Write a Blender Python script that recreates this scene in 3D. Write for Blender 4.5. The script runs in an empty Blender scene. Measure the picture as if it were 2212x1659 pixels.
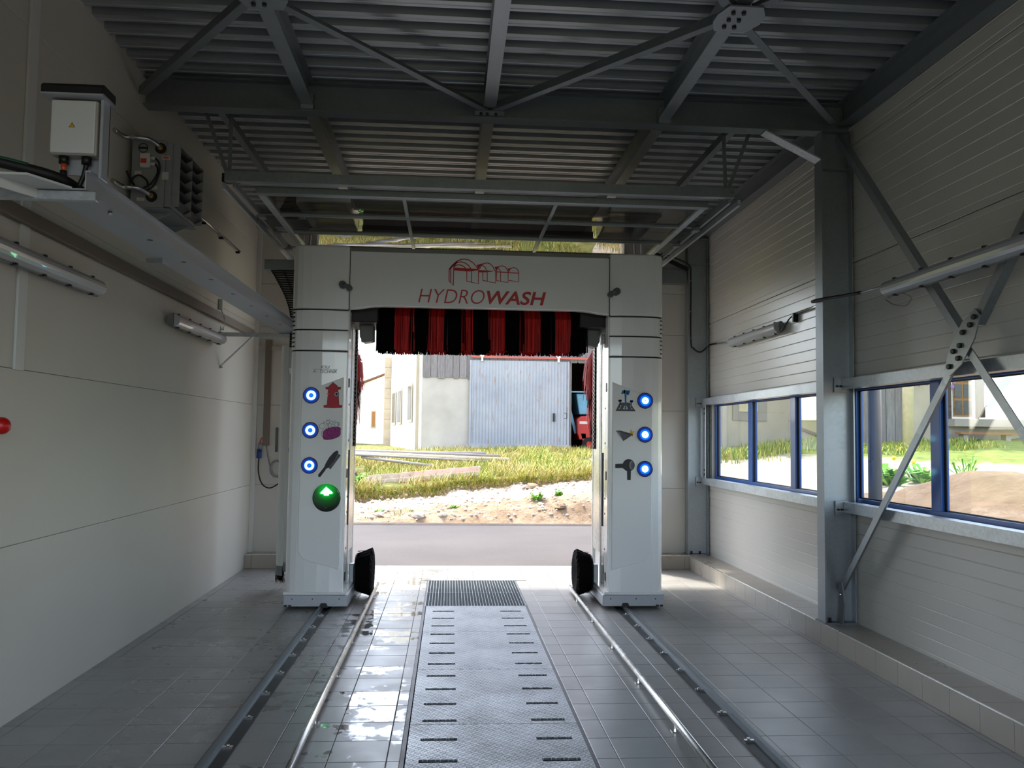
import bpy, bmesh, math, random
from mathutils import Vector, Matrix, noise as mnoise

# ------------------------------------------------------------------ camera, sky, sun, exposure
SC = bpy.context.scene
COL = SC.collection
random.seed(7)
R = random.random
def U(a, b): return a + (b - a) * random.random()

CAM_H = 1.67
PITCH, YAW, ROLL, FPX = 0.0597, 0.072, 0.013, 1850.0
def cam_axes():
    f = Vector((math.sin(YAW)*math.cos(PITCH), math.cos(YAW)*math.cos(PITCH), math.sin(PITCH)))
    r = Vector((math.cos(YAW), -math.sin(YAW), 0)); u = r.cross(f)
    c, s = math.cos(ROLL), math.sin(ROLL)
    return r*c + u*s, u*c - r*s, f
_r, _u, _f = cam_axes()
cd = bpy.data.cameras.new('camera'); co = bpy.data.objects.new('camera', cd); COL.objects.link(co)
cd.sensor_fit = 'HORIZONTAL'; cd.sensor_width = 36.0; cd.lens = 36.0 * FPX / 2212.0
cd.clip_start = 0.05; cd.clip_end = 400
co.matrix_world = Matrix(((_r.x, _u.x, -_f.x, 0), (_r.y, _u.y, -_f.y, 0), (_r.z, _u.z, -_f.z, CAM_H), (0, 0, 0, 1)))
SC.camera = co

SUN_EL, SUN_AZ = math.radians(60), math.radians(-32)      # azimuth from +Y, negative towards -X
W = bpy.data.worlds.new('sky'); SC.world = W; W.use_nodes = True
nt = W.node_tree; nt.nodes.clear()
sky = nt.nodes.new('ShaderNodeTexSky'); sky.sky_type = 'NISHITA'; sky.sun_disc = False
sky.sun_elevation = SUN_EL; sky.sun_rotation = SUN_AZ; sky.altitude = 600; sky.dust_density = 3.0; sky.air_density = 1.0; sky.ozone_density = 1.0
bg = nt.nodes.new('ShaderNodeBackground'); bg.inputs['Strength'].default_value = 0.5
wo = nt.nodes.new('ShaderNodeOutputWorld')
hs_ = nt.nodes.new('ShaderNodeHueSaturation'); hs_.inputs['Saturation'].default_value = 0.62   # hazy bright sky
nt.links.new(sky.outputs[0], hs_.inputs['Color']); nt.links.new(hs_.outputs[0], bg.inputs[0]); nt.links.new(bg.outputs[0], wo.inputs[0])
sd = bpy.data.lights.new('sun', 'SUN'); sd.energy = 4.4; sd.angle = math.radians(4.0); sd.color = (1.0, 0.94, 0.85)
so = bpy.data.objects.new('sun', sd); COL.objects.link(so)
sun_dir = Vector((math.sin(SUN_AZ)*math.cos(SUN_EL), math.cos(SUN_AZ)*math.cos(SUN_EL), math.sin(SUN_EL)))
so.rotation_euler = sun_dir.to_track_quat('Z', 'Y').to_euler(); so.location = (-12, 20, 25)
vs = SC.view_settings
vs.view_transform = 'Standard'; vs.look = 'None'; vs.gamma = 1.0; vs.use_curve_mapping = False
vs.exposure = 1.1

# ------------------------------------------------------------------ materials
MT = {}
def lin(c):
    return tuple(((v/255)/12.92 if v/255 <= 0.04045 else (((v/255)+0.055)/1.055)**2.4) for v in c) + (1.0,)
class NT:
    def __init__(s, name):
        m = bpy.data.materials.new(name); m.use_nodes = True
        s.m = m; s.t = m.node_tree; s.b = s.t.nodes['Principled BSDF']; MT[name] = m
    def n(s, typ, **kw):
        nd = s.t.nodes.new(typ)
        for k, v in kw.items(): setattr(nd, k, v)
        return nd
    def l(s, a, b): s.t.links.new(a, b)
    def pos(s):
        return s.n('ShaderNodeNewGeometry').outputs['Position']
    def obj(s):
        return s.n('ShaderNodeTexCoord').outputs['Object']
    def mapping(s, vec, scale=(1,1,1), rot=(0,0,0), loc=(0,0,0)):
        mp = s.n('ShaderNodeMapping'); s.l(vec, mp.inputs[0])
        mp.inputs['Scale'].default_value = scale; mp.inputs['Rotation'].default_value = rot; mp.inputs['Location'].default_value = loc
        return mp.outputs[0]
    def noise(s, vec, scale, detail=4, rough=0.55):
        nd = s.n('ShaderNodeTexNoise'); s.l(vec, nd.inputs['Vector'])
        nd.inputs['Scale'].default_value = scale; nd.inputs['Detail'].default_value = detail; nd.inputs['Roughness'].default_value = rough
        return nd.outputs['Fac']
    def ramp(s, fac, stops):
        r = s.n('ShaderNodeValToRGB'); s.l(fac, r.inputs[0]); e = r.color_ramp.elements
        while len(e) < len(stops): e.new(0.5)
        for k, (p, c) in enumerate(stops):
            e[k].position = p; e[k].color = c if len(c) == 4 else tuple(c) + (1,)
        return r.outputs[0]
    def val(s, fac, stops):
        return s.ramp(fac, [(p, (v, v, v, 1)) for p, v in stops])
    def mix(s, fac, a, b, mode='MIX'):
        x = s.n('ShaderNodeMix', data_type='RGBA', blend_type=mode)
        for k, v in ((0, fac), (6, a), (7, b)):
            if isinstance(v, (int, float)): x.inputs[k].default_value = v
            elif isinstance(v, tuple): x.inputs[k].default_value = v if len(v) == 4 else v + (1,)
            else: s.l(v, x.inputs[k])
        return x.outputs[2]
    def math(s, op, a, b=0.0):
        x = s.n('ShaderNodeMath', operation=op)
        for k, v in ((0, a), (1, b)):
            if isinstance(v, (int, float)): x.inputs[k].default_value = v
            else: s.l(v, x.inputs[k])
        return x.outputs[0]
    def sep(s, vec):
        x = s.n('ShaderNodeSeparateXYZ'); s.l(vec, x.inputs[0]); return x.outputs
    def set(s, key, v):
        i = s.b.inputs[key]
        if isinstance(v, (int, float)): i.default_value = v
        elif isinstance(v, tuple): i.default_value = v if len(v) == 4 else v + (1,)
        else: s.l(v, i)
    def bump(s, h, strength=0.3, dist=0.01):
        b = s.n('ShaderNodeBump'); b.inputs['Strength'].default_value = strength; b.inputs['Distance'].default_value = dist
        s.l(h, b.inputs['Height']); s.l(b.outputs[0], s.b.inputs['Normal'])

def plain(name, rgb, rough=0.5, metal=0.0, var=0.08, vscale=3.0, bump=0.0, bscale=60, coat=0.0, spec=None):
    m = NT(name); c = lin(rgb); p = m.obj()
    f = m.noise(p, vscale, 4)
    lo = tuple(v*(1-var) for v in c[:3]); hi = tuple(min(1, v*(1+var)) for v in c[:3])
    m.set('Base Color', m.ramp(f, [(0.3, lo), (0.7, hi)]))
    m.set('Roughness', m.val(f, [(0.2, max(0, rough-0.06)), (0.8, min(1, rough+0.06))])); m.set('Metallic', metal)
    if coat: m.set('Coat Weight', coat); m.set('Coat Roughness', 0.06)
    if spec is not None: m.set('Specular IOR Level', spec)
    if bump: m.bump(m.noise(p, bscale, 3), bump, 0.005)
    return m.m

plain('white_paint', (242, 243, 241), 0.2, 0, 0.012, 1.0, coat=0.7)
plain('white_plastic', (205, 206, 202), 0.4, 0, 0.03)
plain('grey_plastic', (120, 122, 122), 0.45, 0, 0.05)
plain('cream_sheet', (176, 170, 158), 0.5, 0, 0.04)
plain('black_plastic', (22, 22, 23), 0.45, 0, 0.1)
plain('black_rubber', (16, 16, 17), 0.6, 0, 0.15)
plain('dark_steel', (48, 48, 50), 0.45, 0.7, 0.15, 6)
plain('blue_frame', (28, 88, 164), 0.35, 0, 0.06, 2, coat=0.2)
plain('gasket', (14, 15, 18), 0.5, 0, 0.1)
plain('aluminium', (205, 205, 200), 0.28, 0.9, 0.05, 4)
plain('steel_tube', (200, 200, 198), 0.25, 1.0, 0.08, 8)
plain('orange_plastic', (214, 84, 30), 0.45)
plain('blue_plug', (30, 62, 130), 0.45)
plain('green_hose', (22, 84, 56), 0.5)
plain('red_sticker', (206, 50, 40), 0.5)
plain('red_print', (190, 22, 34), 0.4)
plain('warning_yellow', (232, 180, 24), 0.5)
plain('brass', (176, 140, 70), 0.35, 0.9)
plain('red_ball', (196, 16, 18), 0.35)
plain('paper_label', (206, 200, 196), 0.7, 0, 0.1, 20)
plain('print_grey', (96, 98, 102), 0.5)
plain('print_dark', (26, 26, 34), 0.5)
plain('print_mid', (84, 86, 92), 0.5)
plain('print_light', (132, 134, 138), 0.5)
plain('print_white', (220, 222, 222), 0.5)
plain('hydrant_red', (186, 34, 52), 0.5)
plain('print_blue', (22, 112, 178), 0.5)
plain('sponge_purple', (150, 44, 120), 0.6, 0, 0.45, 45)
plain('trunking', (112, 100, 88), 0.5, 0, 0.04)
plain('bristle_black', (9, 8, 9), 0.92, 0, 0.2, spec=0.1)
plain('rubber_seal', (40, 40, 42), 0.6)

def galv(name, rgb, rough=0.42, metal=0.75, var=0.12):
    m = NT(name); p = m.obj()
    v = m.n('ShaderNodeTexVoronoi'); v.inputs['Scale'].default_value = 48; m.l(p, v.inputs['Vector'])
    big = m.noise(p, 3.0, 5)
    f = m.math('ADD', m.math('MULTIPLY', m.sep(v.outputs['Color'])[0], 0.28), m.math('MULTIPLY', big, 0.75))
    c = lin(rgb)
    m.set('Base Color', m.ramp(f, [(0.25, tuple(x*(1-var) for x in c[:3])), (0.85, tuple(min(1, x*(1+var)) for x in c[:3]))]))
    m.set('Metallic', metal); m.set('Roughness', m.val(f, [(0.2, rough-0.1), (0.9, rough+0.12)]))
    return m.m
galv('galvanised', (150, 156, 160))
galv('galvanised_old', (128, 134, 138), 0.5, 0.6)
galv('galvanised_bright', (188, 194, 198), 0.42, 0.55, 0.24)
plain('deck_steel', (178, 182, 186), 0.42, 0.7, 0.04, 0.6)
galv('tray_steel', (176, 180, 186), 0.45, 0.45, 0.06)

def wall_panel(name, rgb, rough, micro, pitch):
    m = NT(name); p = m.pos(); z = m.sep(p)[2]
    c = lin(rgb); f = m.noise(p, 0.9, 4)
    m.set('Base Color', m.ramp(f, [(0.3, tuple(v*0.97 for v in c[:3])), (0.7, tuple(min(1, v*1.02) for v in c[:3]))]))
    m.set('Roughness', rough)
    w = m.math('PINGPONG', z, pitch)
    if micro: m.bump(w, micro, 0.004)
    return m.m
wall_panel('panel_ribbed', (196, 193, 182), 0.42, 0.6, 0.006)
wall_panel('panel_lined', (198, 195, 187), 0.3, 0.0, 0.05)
plain('wall_core', (120, 118, 112), 0.8)
plain('heater_sheet', (150, 154, 156), 0.45, 0.25, 0.06, 4)

# floor tile: grey stoneware, per-tile tone, damp film on the wash side
m = NT('floor_tile'); p = m.pos(); oi = m.n('ShaderNodeObjectInfo')
base = m.ramp(m.noise(p, 1.3, 5), [(0.3, lin((140, 138, 133))), (0.7, lin((153, 151, 146)))])
base = m.mix(m.math('MULTIPLY', oi.outputs['Random'], 0.16), base, lin((118, 117, 114)))
speck = m.noise(p, 55, 2)
base = m.mix(m.val(speck, [(0.62, 0.0), (0.72, 0.25)]), base, lin((104, 102, 98)))
dirt = m.val(m.noise(m.mapping(p, (2.2, 5.0, 1)), 1.1, 5, 0.7), [(0.6, 0.0), (0.72, 0.35)])
base = m.mix(dirt, base, lin((84, 80, 74)))
X = m.sep(p)[0]
side = m.val(m.math('MULTIPLY', m.math('ADD', X, 3.0), 0.1667), [(0.0, 0.2), (0.27, 0.3), (0.38, 1.0), (0.47, 1.0), (0.56, 0.12), (1.0, 0.05)])
pud = m.math('ADD', m.math('MULTIPLY', m.noise(m.mapping(p, (1.0, 1.5, 1), loc=(3.1, 1.7, 0)), 1.6, 3, 0.6), 0.6), m.math('MULTIPLY', m.noise(m.mapping(p, (1.3, 1.0, 1), loc=(1.1, 0.7, 0)), 7.0, 3, 0.55), 0.4))
pud = m.math('ADD', pud, m.math('MULTIPLY', m.math('SUBTRACT', oi.outputs['Random'], 0.5), 0.10))
wet = m.math('MULTIPLY', m.val(pud, [(0.525, 0.0), (0.56, 1.0)]), side)
m.set('Base Color', m.mix(m.math('MULTIPLY', wet, 0.45), base, lin((92, 90, 87))))
rr = m.mix(wet, m.val(m.noise(p, 3.5, 4), [(0.3, 0.3), (0.7, 0.42)]), (0.05, 0.05, 0.05))
m.set('Roughness', rr); m.set('Specular IOR Level', 0.55)
m.bump(m.math('MULTIPLY', m.noise(p, 90, 2), m.math('SUBTRACT', 1.0, wet)), 0.08, 0.003)

plain('kerb_tile', (158, 150, 138), 0.3, 0, 0.05, 2.5, 0.05)
plain('grout', (84, 82, 78), 0.85, 0, 0.1)
plain('pit_dark', (20, 20, 20), 0.9)

# chequer (tear) plate: short raised bars alternately turned by 45 degrees
m = NT('tread_plate'); p = m.obj()
def bars(rot, loc):
    q = m.mapping(p, (1, 1, 1), (0, 0, rot), loc)
    s = m.sep(q)
    a = m.math('ABSOLUTE', m.math('SUBTRACT', m.math('FRACT', m.math('MULTIPLY', s[0], 1/0.047)), 0.5))
    b = m.math('ABSOLUTE', m.math('SUBTRACT', m.math('FRACT', m.math('MULTIPLY', s[1], 1/0.0235)), 0.5))
    return m.math('MULTIPLY', m.val(a, [(0.26, 1.0), (0.36, 0.0)]), m.val(b, [(0.12, 1.0), (0.24, 0.0)]))
h = m.math('MAXIMUM', bars(math.radians(45), (0, 0, 0)), bars(math.radians(-45), (0.0117, 0.0235, 0)))
big = m.noise(p, 2.2, 6, 0.65)
c0 = m.ramp(big, [(0.28, lin((92, 96, 98))), (0.5, lin((132, 137, 140))), (0.72, lin((160, 166, 170)))])
rust = m.val(m.noise(m.mapping(p, (1, 1, 1), (0, 0, 0), (4, 2, 0)), 2.4, 5, 0.7), [(0.55, 0.0), (0.72, 0.35)])
c0 = m.mix(rust, c0, lin((110, 96, 92)))
m.set('Base Color', m.mix(m.math('MULTIPLY', h, 0.6), c0, lin((196, 202, 206))))
m.set('Metallic', 0.55); m.set('Roughness', m.val(big, [(0.3, 0.48), (0.7, 0.34)])); m.bump(h, 1.0, 0.008)

plain('grating_steel', (150, 160, 162), 0.4, 0.6, 0.2, 5)
m = NT('red_bristle'); g = m.n('ShaderNodeNewGeometry')
m.set('Base Color', m.ramp(g.outputs['Random Per Island'], [(0.0, lin((150, 8, 12))), (1.0, lin((222, 26, 24)))])); m.set('Roughness', 0.6)

# window and door glazing: clear sheet with mirror reflection at grazing angles
def glass(name, tint, ior=1.52, rough=0.0, wav=0.0):
    m = NT(name); t = m.t
    fr = m.n('ShaderNodeFresnel'); g_ = m.n('ShaderNodeNewGeometry')
    mr = m.n('ShaderNodeMapRange'); mr.inputs['To Min'].default_value = ior; mr.inputs['To Max'].default_value = 1/ior   # both faces of the sheet reflect alike
    m.l(g_.outputs['Backfacing'], mr.inputs['Value']); m.l(mr.outputs[0], fr.inputs['IOR'])
    tr = m.n('ShaderNodeBsdfTransparent'); tr.inputs['Color'].default_value = tint + (1,)
    gl = m.n('ShaderNodeBsdfGlossy'); gl.inputs['Roughness'].default_value = rough
    mx = m.n('ShaderNodeMixShader')
    m.l(fr.outputs[0], mx.inputs[0]); m.l(tr.outputs[0], mx.inputs[1]); m.l(gl.outputs[0], mx.inputs[2])
    if wav:
        b = m.n('ShaderNodeBump'); b.inputs['Strength'].default_value = wav; b.inputs['Distance'].default_value = 0.02
        m.l(m.noise(m.pos(), 1.6, 2), b.inputs['Height'])
        m.l(b.outputs[0], gl.inputs['Normal']); m.l(b.outputs[0], fr.inputs['Normal'])
    m.l(mx.outputs[0], t.nodes['Material Output'].inputs[0])
    return m.m
glass('window_glass', (0.93, 0.95, 0.93))
glass('door_acrylic', (0.5, 0.48, 0.46), 1.6, 0.0, 0.035)
glass('lamp_cover', (0.8, 0.82, 0.84), 1.5, 0.12)
m = NT('lamp_diffuser'); m.set('Base Color', lin((168, 170, 172))); m.set('Roughness', 0.25); m.set('Coat Weight', 0.5)

def emit(name, rgb, k, base=(10, 20, 40)):
    m = NT(name); m.set('Base Color', lin(base)); m.set('Emission Color', lin(rgb)); m.set('Emission Strength', k); m.set('Roughness', 0.2)
emit('led_core', (120, 225, 255), 6.0)
emit('led_white', (150, 235, 255), 4.0)
emit('led_mid', (0, 100, 230), 0.7)
emit('led_glow', (0, 62, 190), 0.2)
plain('led_rim', (8, 16, 60), 0.15, 0, 0.05, coat=0.5)
emit('arrow_light', (150, 255, 190), 6.0, (200, 255, 220))
m = NT('signal_lens'); m.set('Base Color', lin((10, 26, 18))); m.set('Roughness', 0.14); m.set('Coat Weight', 0.6)
dd = m.n('ShaderNodeVectorMath', operation='DISTANCE'); m.l(m.pos(), dd.inputs[0]); dd.inputs[1].default_value = (-1.157, 8.30, 1.125)   # lens lit from inside around the arrow
m.set('Emission Color', lin((0, 200, 60))); m.set('Emission Strength', m.val(dd.outputs['Value'], [(0.03, 0.34), (0.10, 0.05), (0.17, 0.0)]))
emit('signal_glow', (0, 190, 60), 0.6, (6, 60, 24))

# outdoors
m = NT('asphalt'); p = m.pos()
c = m.ramp(m.noise(p, 0.35, 5), [(0.3, lin((76, 73, 73))), (0.7, lin((90, 86, 85)))])
c = m.mix(m.val(m.noise(p, 120, 2), [(0.45, 0.0), (0.7, 0.4)]), c, lin((104, 100, 98)))
m.set('Base Color', c); m.set('Roughness', 0.95); m.set('Specular IOR Level', 0.12); m.bump(m.noise(p, 160, 2), 0.3, 0.01)
m = NT('kerb_asphalt'); m.set('Base Color', lin((66, 60, 58))); m.set('Roughness', 0.95); m.bump(m.noise(m.pos(), 60, 4), 0.8, 0.02)
m = NT('bank_soil'); p = m.pos()
f = m.noise(p, 2.6, 8, 0.7)
c = m.ramp(f, [(0.25, lin((92, 66, 46))), (0.5, lin((166, 138, 106))), (0.75, lin((204, 182, 152)))])
gr = m.val(m.noise(p, 14, 4, 0.7), [(0.5, 0.0), (0.66, 0.5)])
c = m.mix(gr, c, lin((168, 156, 142)))
m.set('Base Color', c); m.set('Roughness', 0.95); m.bump(m.noise(p, 9, 8, 0.75), 0.9, 0.12)
m = NT('gravel'); p = m.pos()
v = m.n('ShaderNodeTexVoronoi'); v.inputs['Scale'].default_value = 14; m.l(p, v.inputs['Vector'])
m.set('Base Color', m.ramp(m.sep(v.outputs['Color'])[0], [(0.0, lin((126, 110, 94))), (1.0, lin((196, 184, 168)))]))
m.set('Roughness', 0.95); m.bump(v.outputs['Distance'], 0.8, 0.05)
m = NT('turf'); p = m.pos()
f = m.noise(p, 3.0, 6, 0.65)
m.set('Base Color', m.ramp(f, [(0.3, lin((82, 88, 36))), (0.55, lin((116, 116, 54))), (0.75, lin((146, 136, 78)))])); m.set('Roughness', 1.0)
m.bump(m.noise(p, 12, 6, 0.7), 0.8, 0.1)
m = NT('yard_ground'); p = m.pos(); s = m.sep(p)
f = m.noise(p, 1.3, 7, 0.7)
soil = m.ramp(f, [(0.3, lin((96, 76, 60))), (0.7, lin((140, 118, 98)))])
grav = m.ramp(m.noise(p, 9, 3), [(0.3, lin((150, 138, 122))), (0.7, lin((190, 178, 162)))])
gras = m.ramp(m.noise(p, 4, 6, 0.7), [(0.3, lin((78, 104, 36))), (0.7, lin((140, 150, 70)))])
d = m.math('ADD', m.math('ADD', m.math('MULTIPLY', s[0], 0.75), m.math('MULTIPLY', s[1], 0.45)), m.math('MULTIPLY', f, 1.6))
t1 = m.val(m.math('MULTIPLY', d, 0.04), [(0.41, 0.0), (0.425, 1.0)])
t2 = m.val(m.math('MULTIPLY', d, 0.04), [(0.60, 0.0), (0.62, 1.0)])
m.set('Base Color', m.mix(t2, m.mix(t1, soil, grav), gras)); m.set('Roughness', 1.0); m.bump(m.noise(p, 7, 7, 0.7), 0.7, 0.1)
def blades(name, a, b, cc):
    m = NT(name); g = m.n('ShaderNodeNewGeometry')
    m.set('Base Color', m.ramp(g.outputs['Random Per Island'], [(0.0, lin(a)), (0.55, lin(b)), (1.0, lin(cc))])); m.set('Roughness', 0.7)
    m.set('Subsurface Weight', 0.0)
blades('grass_blade', (84, 122, 20), (146, 156, 50), (196, 180, 96))
blades('hay_blade', (136, 116, 62), (202, 182, 112), (152, 154, 60))
blades('leaf_green', (60, 120, 34), (104, 168, 52), (150, 196, 80))
plain('plaster_grey', (182, 174, 163), 0.9, 0, 0.14, 1.2, 0.3, 40)
plain('plaster_white', (232, 226, 218), 0.9, 0, 0.06, 1.5, 0.2, 40)
plain('plaster_beige', (178, 166, 146), 0.9, 0, 0.12, 1.5, 0.2, 40)
plain('stone_quoin', (190, 172, 148), 0.9, 0, 0.15, 3, 0.4, 20)
m = NT('weathered_board'); p = m.obj(); oi = m.n('ShaderNodeObjectInfo')
f = m.noise(m.mapping(p, (14, 14, 0.9)), 3.0, 6, 0.7)
c = m.ramp(f, [(0.25, lin((92, 86, 84))), (0.55, lin((140, 133, 130))), (0.8, lin((166, 160, 158)))])
m.set('Base Color', m.mix(m.math('MULTIPLY', oi.outputs['Random'], 0.4), c, lin((104, 98, 98)))); m.set('Roughness', 0.9); m.bump(f, 0.4, 0.01)
m = NT('old_galv_sheet'); p = m.pos()
c = m.ramp(m.noise(p, 0.9, 4), [(0.3, lin((148, 152, 160))), (0.7, lin((170, 172, 176)))])
rs = m.val(m.noise(m.mapping(p, (9, 1, 1.3)), 1.2, 6, 0.75), [(0.56, 0.0), (0.7, 0.8)])
m.set('Base Color', m.mix(rs, c, lin((150, 108, 70)))); m.set('Metallic', 0.15); m.set('Roughness', 0.6)
plain('rail_red', (186, 92, 78), 0.6)
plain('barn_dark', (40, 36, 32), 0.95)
plain('machine_red', (196, 36, 30), 0.4, 0, 0.12, 4)
plain('machine_blue', (112, 172, 200), 0.45, 0, 0.12, 4)
plain('machine_tyre', (40, 36, 34), 0.9)
plain('trough_concrete', (190, 172, 158), 0.85, 0, 0.1, 6)
plain('trough_inner', (176, 120, 100), 0.9, 0, 0.2, 8)
plain('pole_grey', (150, 142, 138), 0.6, 0.2, 0.1)
plain('boulder', (70, 66, 64), 0.95, 0, 0.25, 5, 0.6, 14)
plain('pale_stone', (204, 190, 172), 0.95, 0, 0.15, 6, 0.6, 14)
plain('roof_tile', (120, 84, 70), 0.9, 0, 0.2, 4)
plain('post_wood', (196, 182, 150), 0.85, 0, 0.12, 8)
plain('dark_timber', (70, 56, 46), 0.85, 0, 0.2, 6)
plain('window_wood', (150, 104, 54), 0.7)
plain('dark_pane', (34, 40, 44), 0.1)
plain('zinc_pipe', (150, 160, 176), 0.3, 0.7, 0.1, 2)
plain('bench_plank', (150, 96, 56), 0.7)
plain('concrete', (150, 142, 130), 0.9, 0, 0.12, 3, 0.2, 30)
plain('flower_yellow', (236, 200, 40), 0.6)
plain('flower_violet', (150, 120, 176), 0.7)

# ------------------------------------------------------------------ mesh builder
ORIG = {}
def origin_of(o): return ORIG.get(o.name, Vector((0, 0, 0)))
class MB:
    def __init__(s): s.v = []; s.f = []; s.mi = []; s.cur = 0; s.sm = []
    def slot(s, i): s.cur = i; return s
    def add(s, vs, fs, smooth=False):
        o = len(s.v); s.v += [tuple(v) for v in vs]
        for f in fs: s.f.append(tuple(o+i for i in f)); s.mi.append(s.cur); s.sm.append(smooth)
        return s
    def box(s, x0, x1, y0, y1, z0, z1):
        vs = [(x, y, z) for z in (z0, z1) for y in (y0, y1) for x in (x0, x1)]
        return s.add(vs, [(0,2,3,1), (4,5,7,6), (0,1,5,4), (2,6,7,3), (0,4,6,2), (1,3,7,5)])
    def obox(s, c, sx, sy, sz, M):
        vs = [Vector(c) + M @ Vector((x*sx/2, y*sy/2, z*sz/2)) for z in (-1, 1) for y in (-1, 1) for x in (-1, 1)]
        return s.add(vs, [(0,2,3,1), (4,5,7,6), (0,1,5,4), (2,6,7,3), (0,4,6,2), (1,3,7,5)])
    def prism(s, poly, a, b, axis='z', smooth=False):
        """poly: list of 2-D points; axis z -> (x,y), y -> (x,z), x -> (y,z)"""
        def P(p, t):
            return (p[0], p[1], t) if axis == 'z' else ((p[0], t, p[1]) if axis == 'y' else (t, p[0], p[1]))
        n = len(poly); ar = sum(poly[i][0]*poly[(i+1) % n][1] - poly[(i+1) % n][0]*poly[i][1] for i in range(n))
        if (ar < 0) != (axis == 'y'): poly = poly[::-1]
        vs = [P(p, a) for p in poly] + [P(p, b) for p in poly]
        fs = [(i, (i+1) % n, n+(i+1) % n, n+i) for i in range(n)]
        s.add(vs, fs, smooth); o = len(s.v) - 2*n
        s.f.append(tuple(o+i for i in range(n))[::-1]); s.mi.append(s.cur); s.sm.append(False)
        s.f.append(tuple(o+n+i for i in range(n))); s.mi.append(s.cur); s.sm.append(False)
        return s
    def cyl(s, p0, p1, r, n=12, r1=None, cap=True):
        p0 = Vector(p0); p1 = Vector(p1); d = (p1-p0).normalized(); r1 = r if r1 is None else r1
        a = d.orthogonal().normalized(); b = d.cross(a)
        vs = [p0 + (a*math.cos(t)+b*math.sin(t))*r for t in (2*math.pi*i/n for i in range(n))] + \
             [p1 + (a*math.cos(t)+b*math.sin(t))*r1 for t in (2*math.pi*i/n for i in range(n))]
        s.add(vs, [(i, (i+1) % n, n+(i+1) % n, n+i) for i in range(n)], True)
        if cap:
            o = len(s.v) - 2*n
            s.f.append(tuple(o+i for i in range(n))[::-1]); s.mi.append(s.cur); s.sm.append(False)
            s.f.append(tuple(o+n+i for i in range(n))); s.mi.append(s.cur); s.sm.append(False)
        return s
    def tube(s, pts, r, n=8):
        pts = [Vector(p) for p in pts]; N = len(pts); rings = []
        up = None
        for i, p in enumerate(pts):
            t = (pts[min(i+1, N-1)] - pts[max(i-1, 0)]).normalized()
            if up is None: up = t.orthogonal().normalized()
            up = (up - t*up.dot(t)); up = up.normalized() if up.length > 1e-6 else t.orthogonal().normalized()
            b = t.cross(up); rr = r[i] if isinstance(r, (list, tuple)) else r
            rings.append([p + (up*math.cos(2*math.pi*k/n) + b*math.sin(2*math.pi*k/n))*rr for k in range(n)])
        vs = [v for rg in rings for v in rg]
        fs = [(i*n+k, i*n+(k+1) % n, (i+1)*n+(k+1) % n, (i+1)*n+k) for i in range(N-1) for k in range(n)]
        s.add(vs, fs, True); o = len(s.v) - len(vs)
        s.f.append(tuple(o+k for k in range(n))[::-1]); s.mi.append(s.cur); s.sm.append(False)
        s.f.append(tuple(o+(N-1)*n+k for k in range(n))); s.mi.append(s.cur); s.sm.append(False)
        return s
    def sphere(s, c, r, n=12, m=8, sc=(1,1,1)):
        vs = []; fs = []
        for j in range(m+1):
            ph = math.pi*j/m
            for i in range(n):
                th = 2*math.pi*i/n
                vs.append((c[0]+r*sc[0]*math.sin(ph)*math.cos(th), c[1]+r*sc[1]*math.sin(ph)*math.sin(th), c[2]+r*sc[2]*math.cos(ph)))
        for j in range(m):
            for i in range(n):
                fs.append((j*n+i, (j+1)*n+i, (j+1)*n+(i+1) % n, j*n+(i+1) % n))
        return s.add(vs, fs, True)
    def ring(s, c, r0, r1, y, n=28):
        """flat ring facing -Y, centre (x,z)"""
        vs = [(c[0]+rr*math.cos(2*math.pi*i/n), y, c[1]+rr*math.sin(2*math.pi*i/n)) for rr in (r0, r1) for i in range(n)]
        return s.add(vs, [(i, (i+1) % n, n+(i+1) % n, n+i) for i in range(n)])
    def mesh(s, name, mats, off=None):
        me = bpy.data.meshes.new(name)
        vs = s.v if off is None else [(v[0]-off[0], v[1]-off[1], v[2]-off[2]) for v in s.v]
        me.from_pydata(vs, [], s.f)
        for mm in (mats if isinstance(mats, (list, tuple)) else [mats]): me.materials.append(MT[mm])
        if any(s.mi): me.polygons.foreach_set('material_index', s.mi)
        if any(s.sm): me.polygons.foreach_set('use_smooth', s.sm)
        me.update(); return me
    def build(s, name, mats, parent=None, bevel=0.0, seg=2, local=False):
        off = origin_of(parent) if (parent is not None and not local) else None
        o = bpy.data.objects.new(name, s.mesh(name, mats, off)); COL.objects.link(o)
        if parent is not None: o.parent = parent; ORIG[o.name] = origin_of(parent)
        else: ORIG[o.name] = Vector((0, 0, 0))
        if bevel:
            b = o.modifiers.new('bevel', 'BEVEL'); b.width = bevel; b.segments = seg; b.limit_method = 'ANGLE'; b.angle_limit = math.radians(40)
        return o

def tag(o, label=None, cat=None, group=None, kind=None):
    if label: o['label'] = label
    if cat: o['category'] = cat
    if group: o['group'] = group
    if kind: o['kind'] = kind
    return o
def thing(name, label, cat, loc=(0, 0, 0), group=None, kind=None):
    o = bpy.data.objects.new(name, None); COL.objects.link(o); o.location = loc; o.empty_display_size = 0.1
    ORIG[o.name] = Vector(loc); return tag(o, label, cat, group, kind)
def solo(name, mb, mats, label, cat, group=None, bevel=0.0, base=None):
    """a thing that is one mesh, its origin at its base"""
    xs = [v[0] for v in mb.v]; ys = [v[1] for v in mb.v]; zs = [v[2] for v in mb.v]
    base = Vector(base) if base else Vector(((min(xs)+max(xs))/2, (min(ys)+max(ys))/2, min(zs)))
    o = bpy.data.objects.new(name, mb.mesh(name, mats, base)); COL.objects.link(o); o.location = base; ORIG[o.name] = base
    if bevel:
        b = o.modifiers.new('bevel', 'BEVEL'); b.width = bevel; b.segments = 2; b.limit_method = 'ANGLE'
    return tag(o, label, cat, group)
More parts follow.
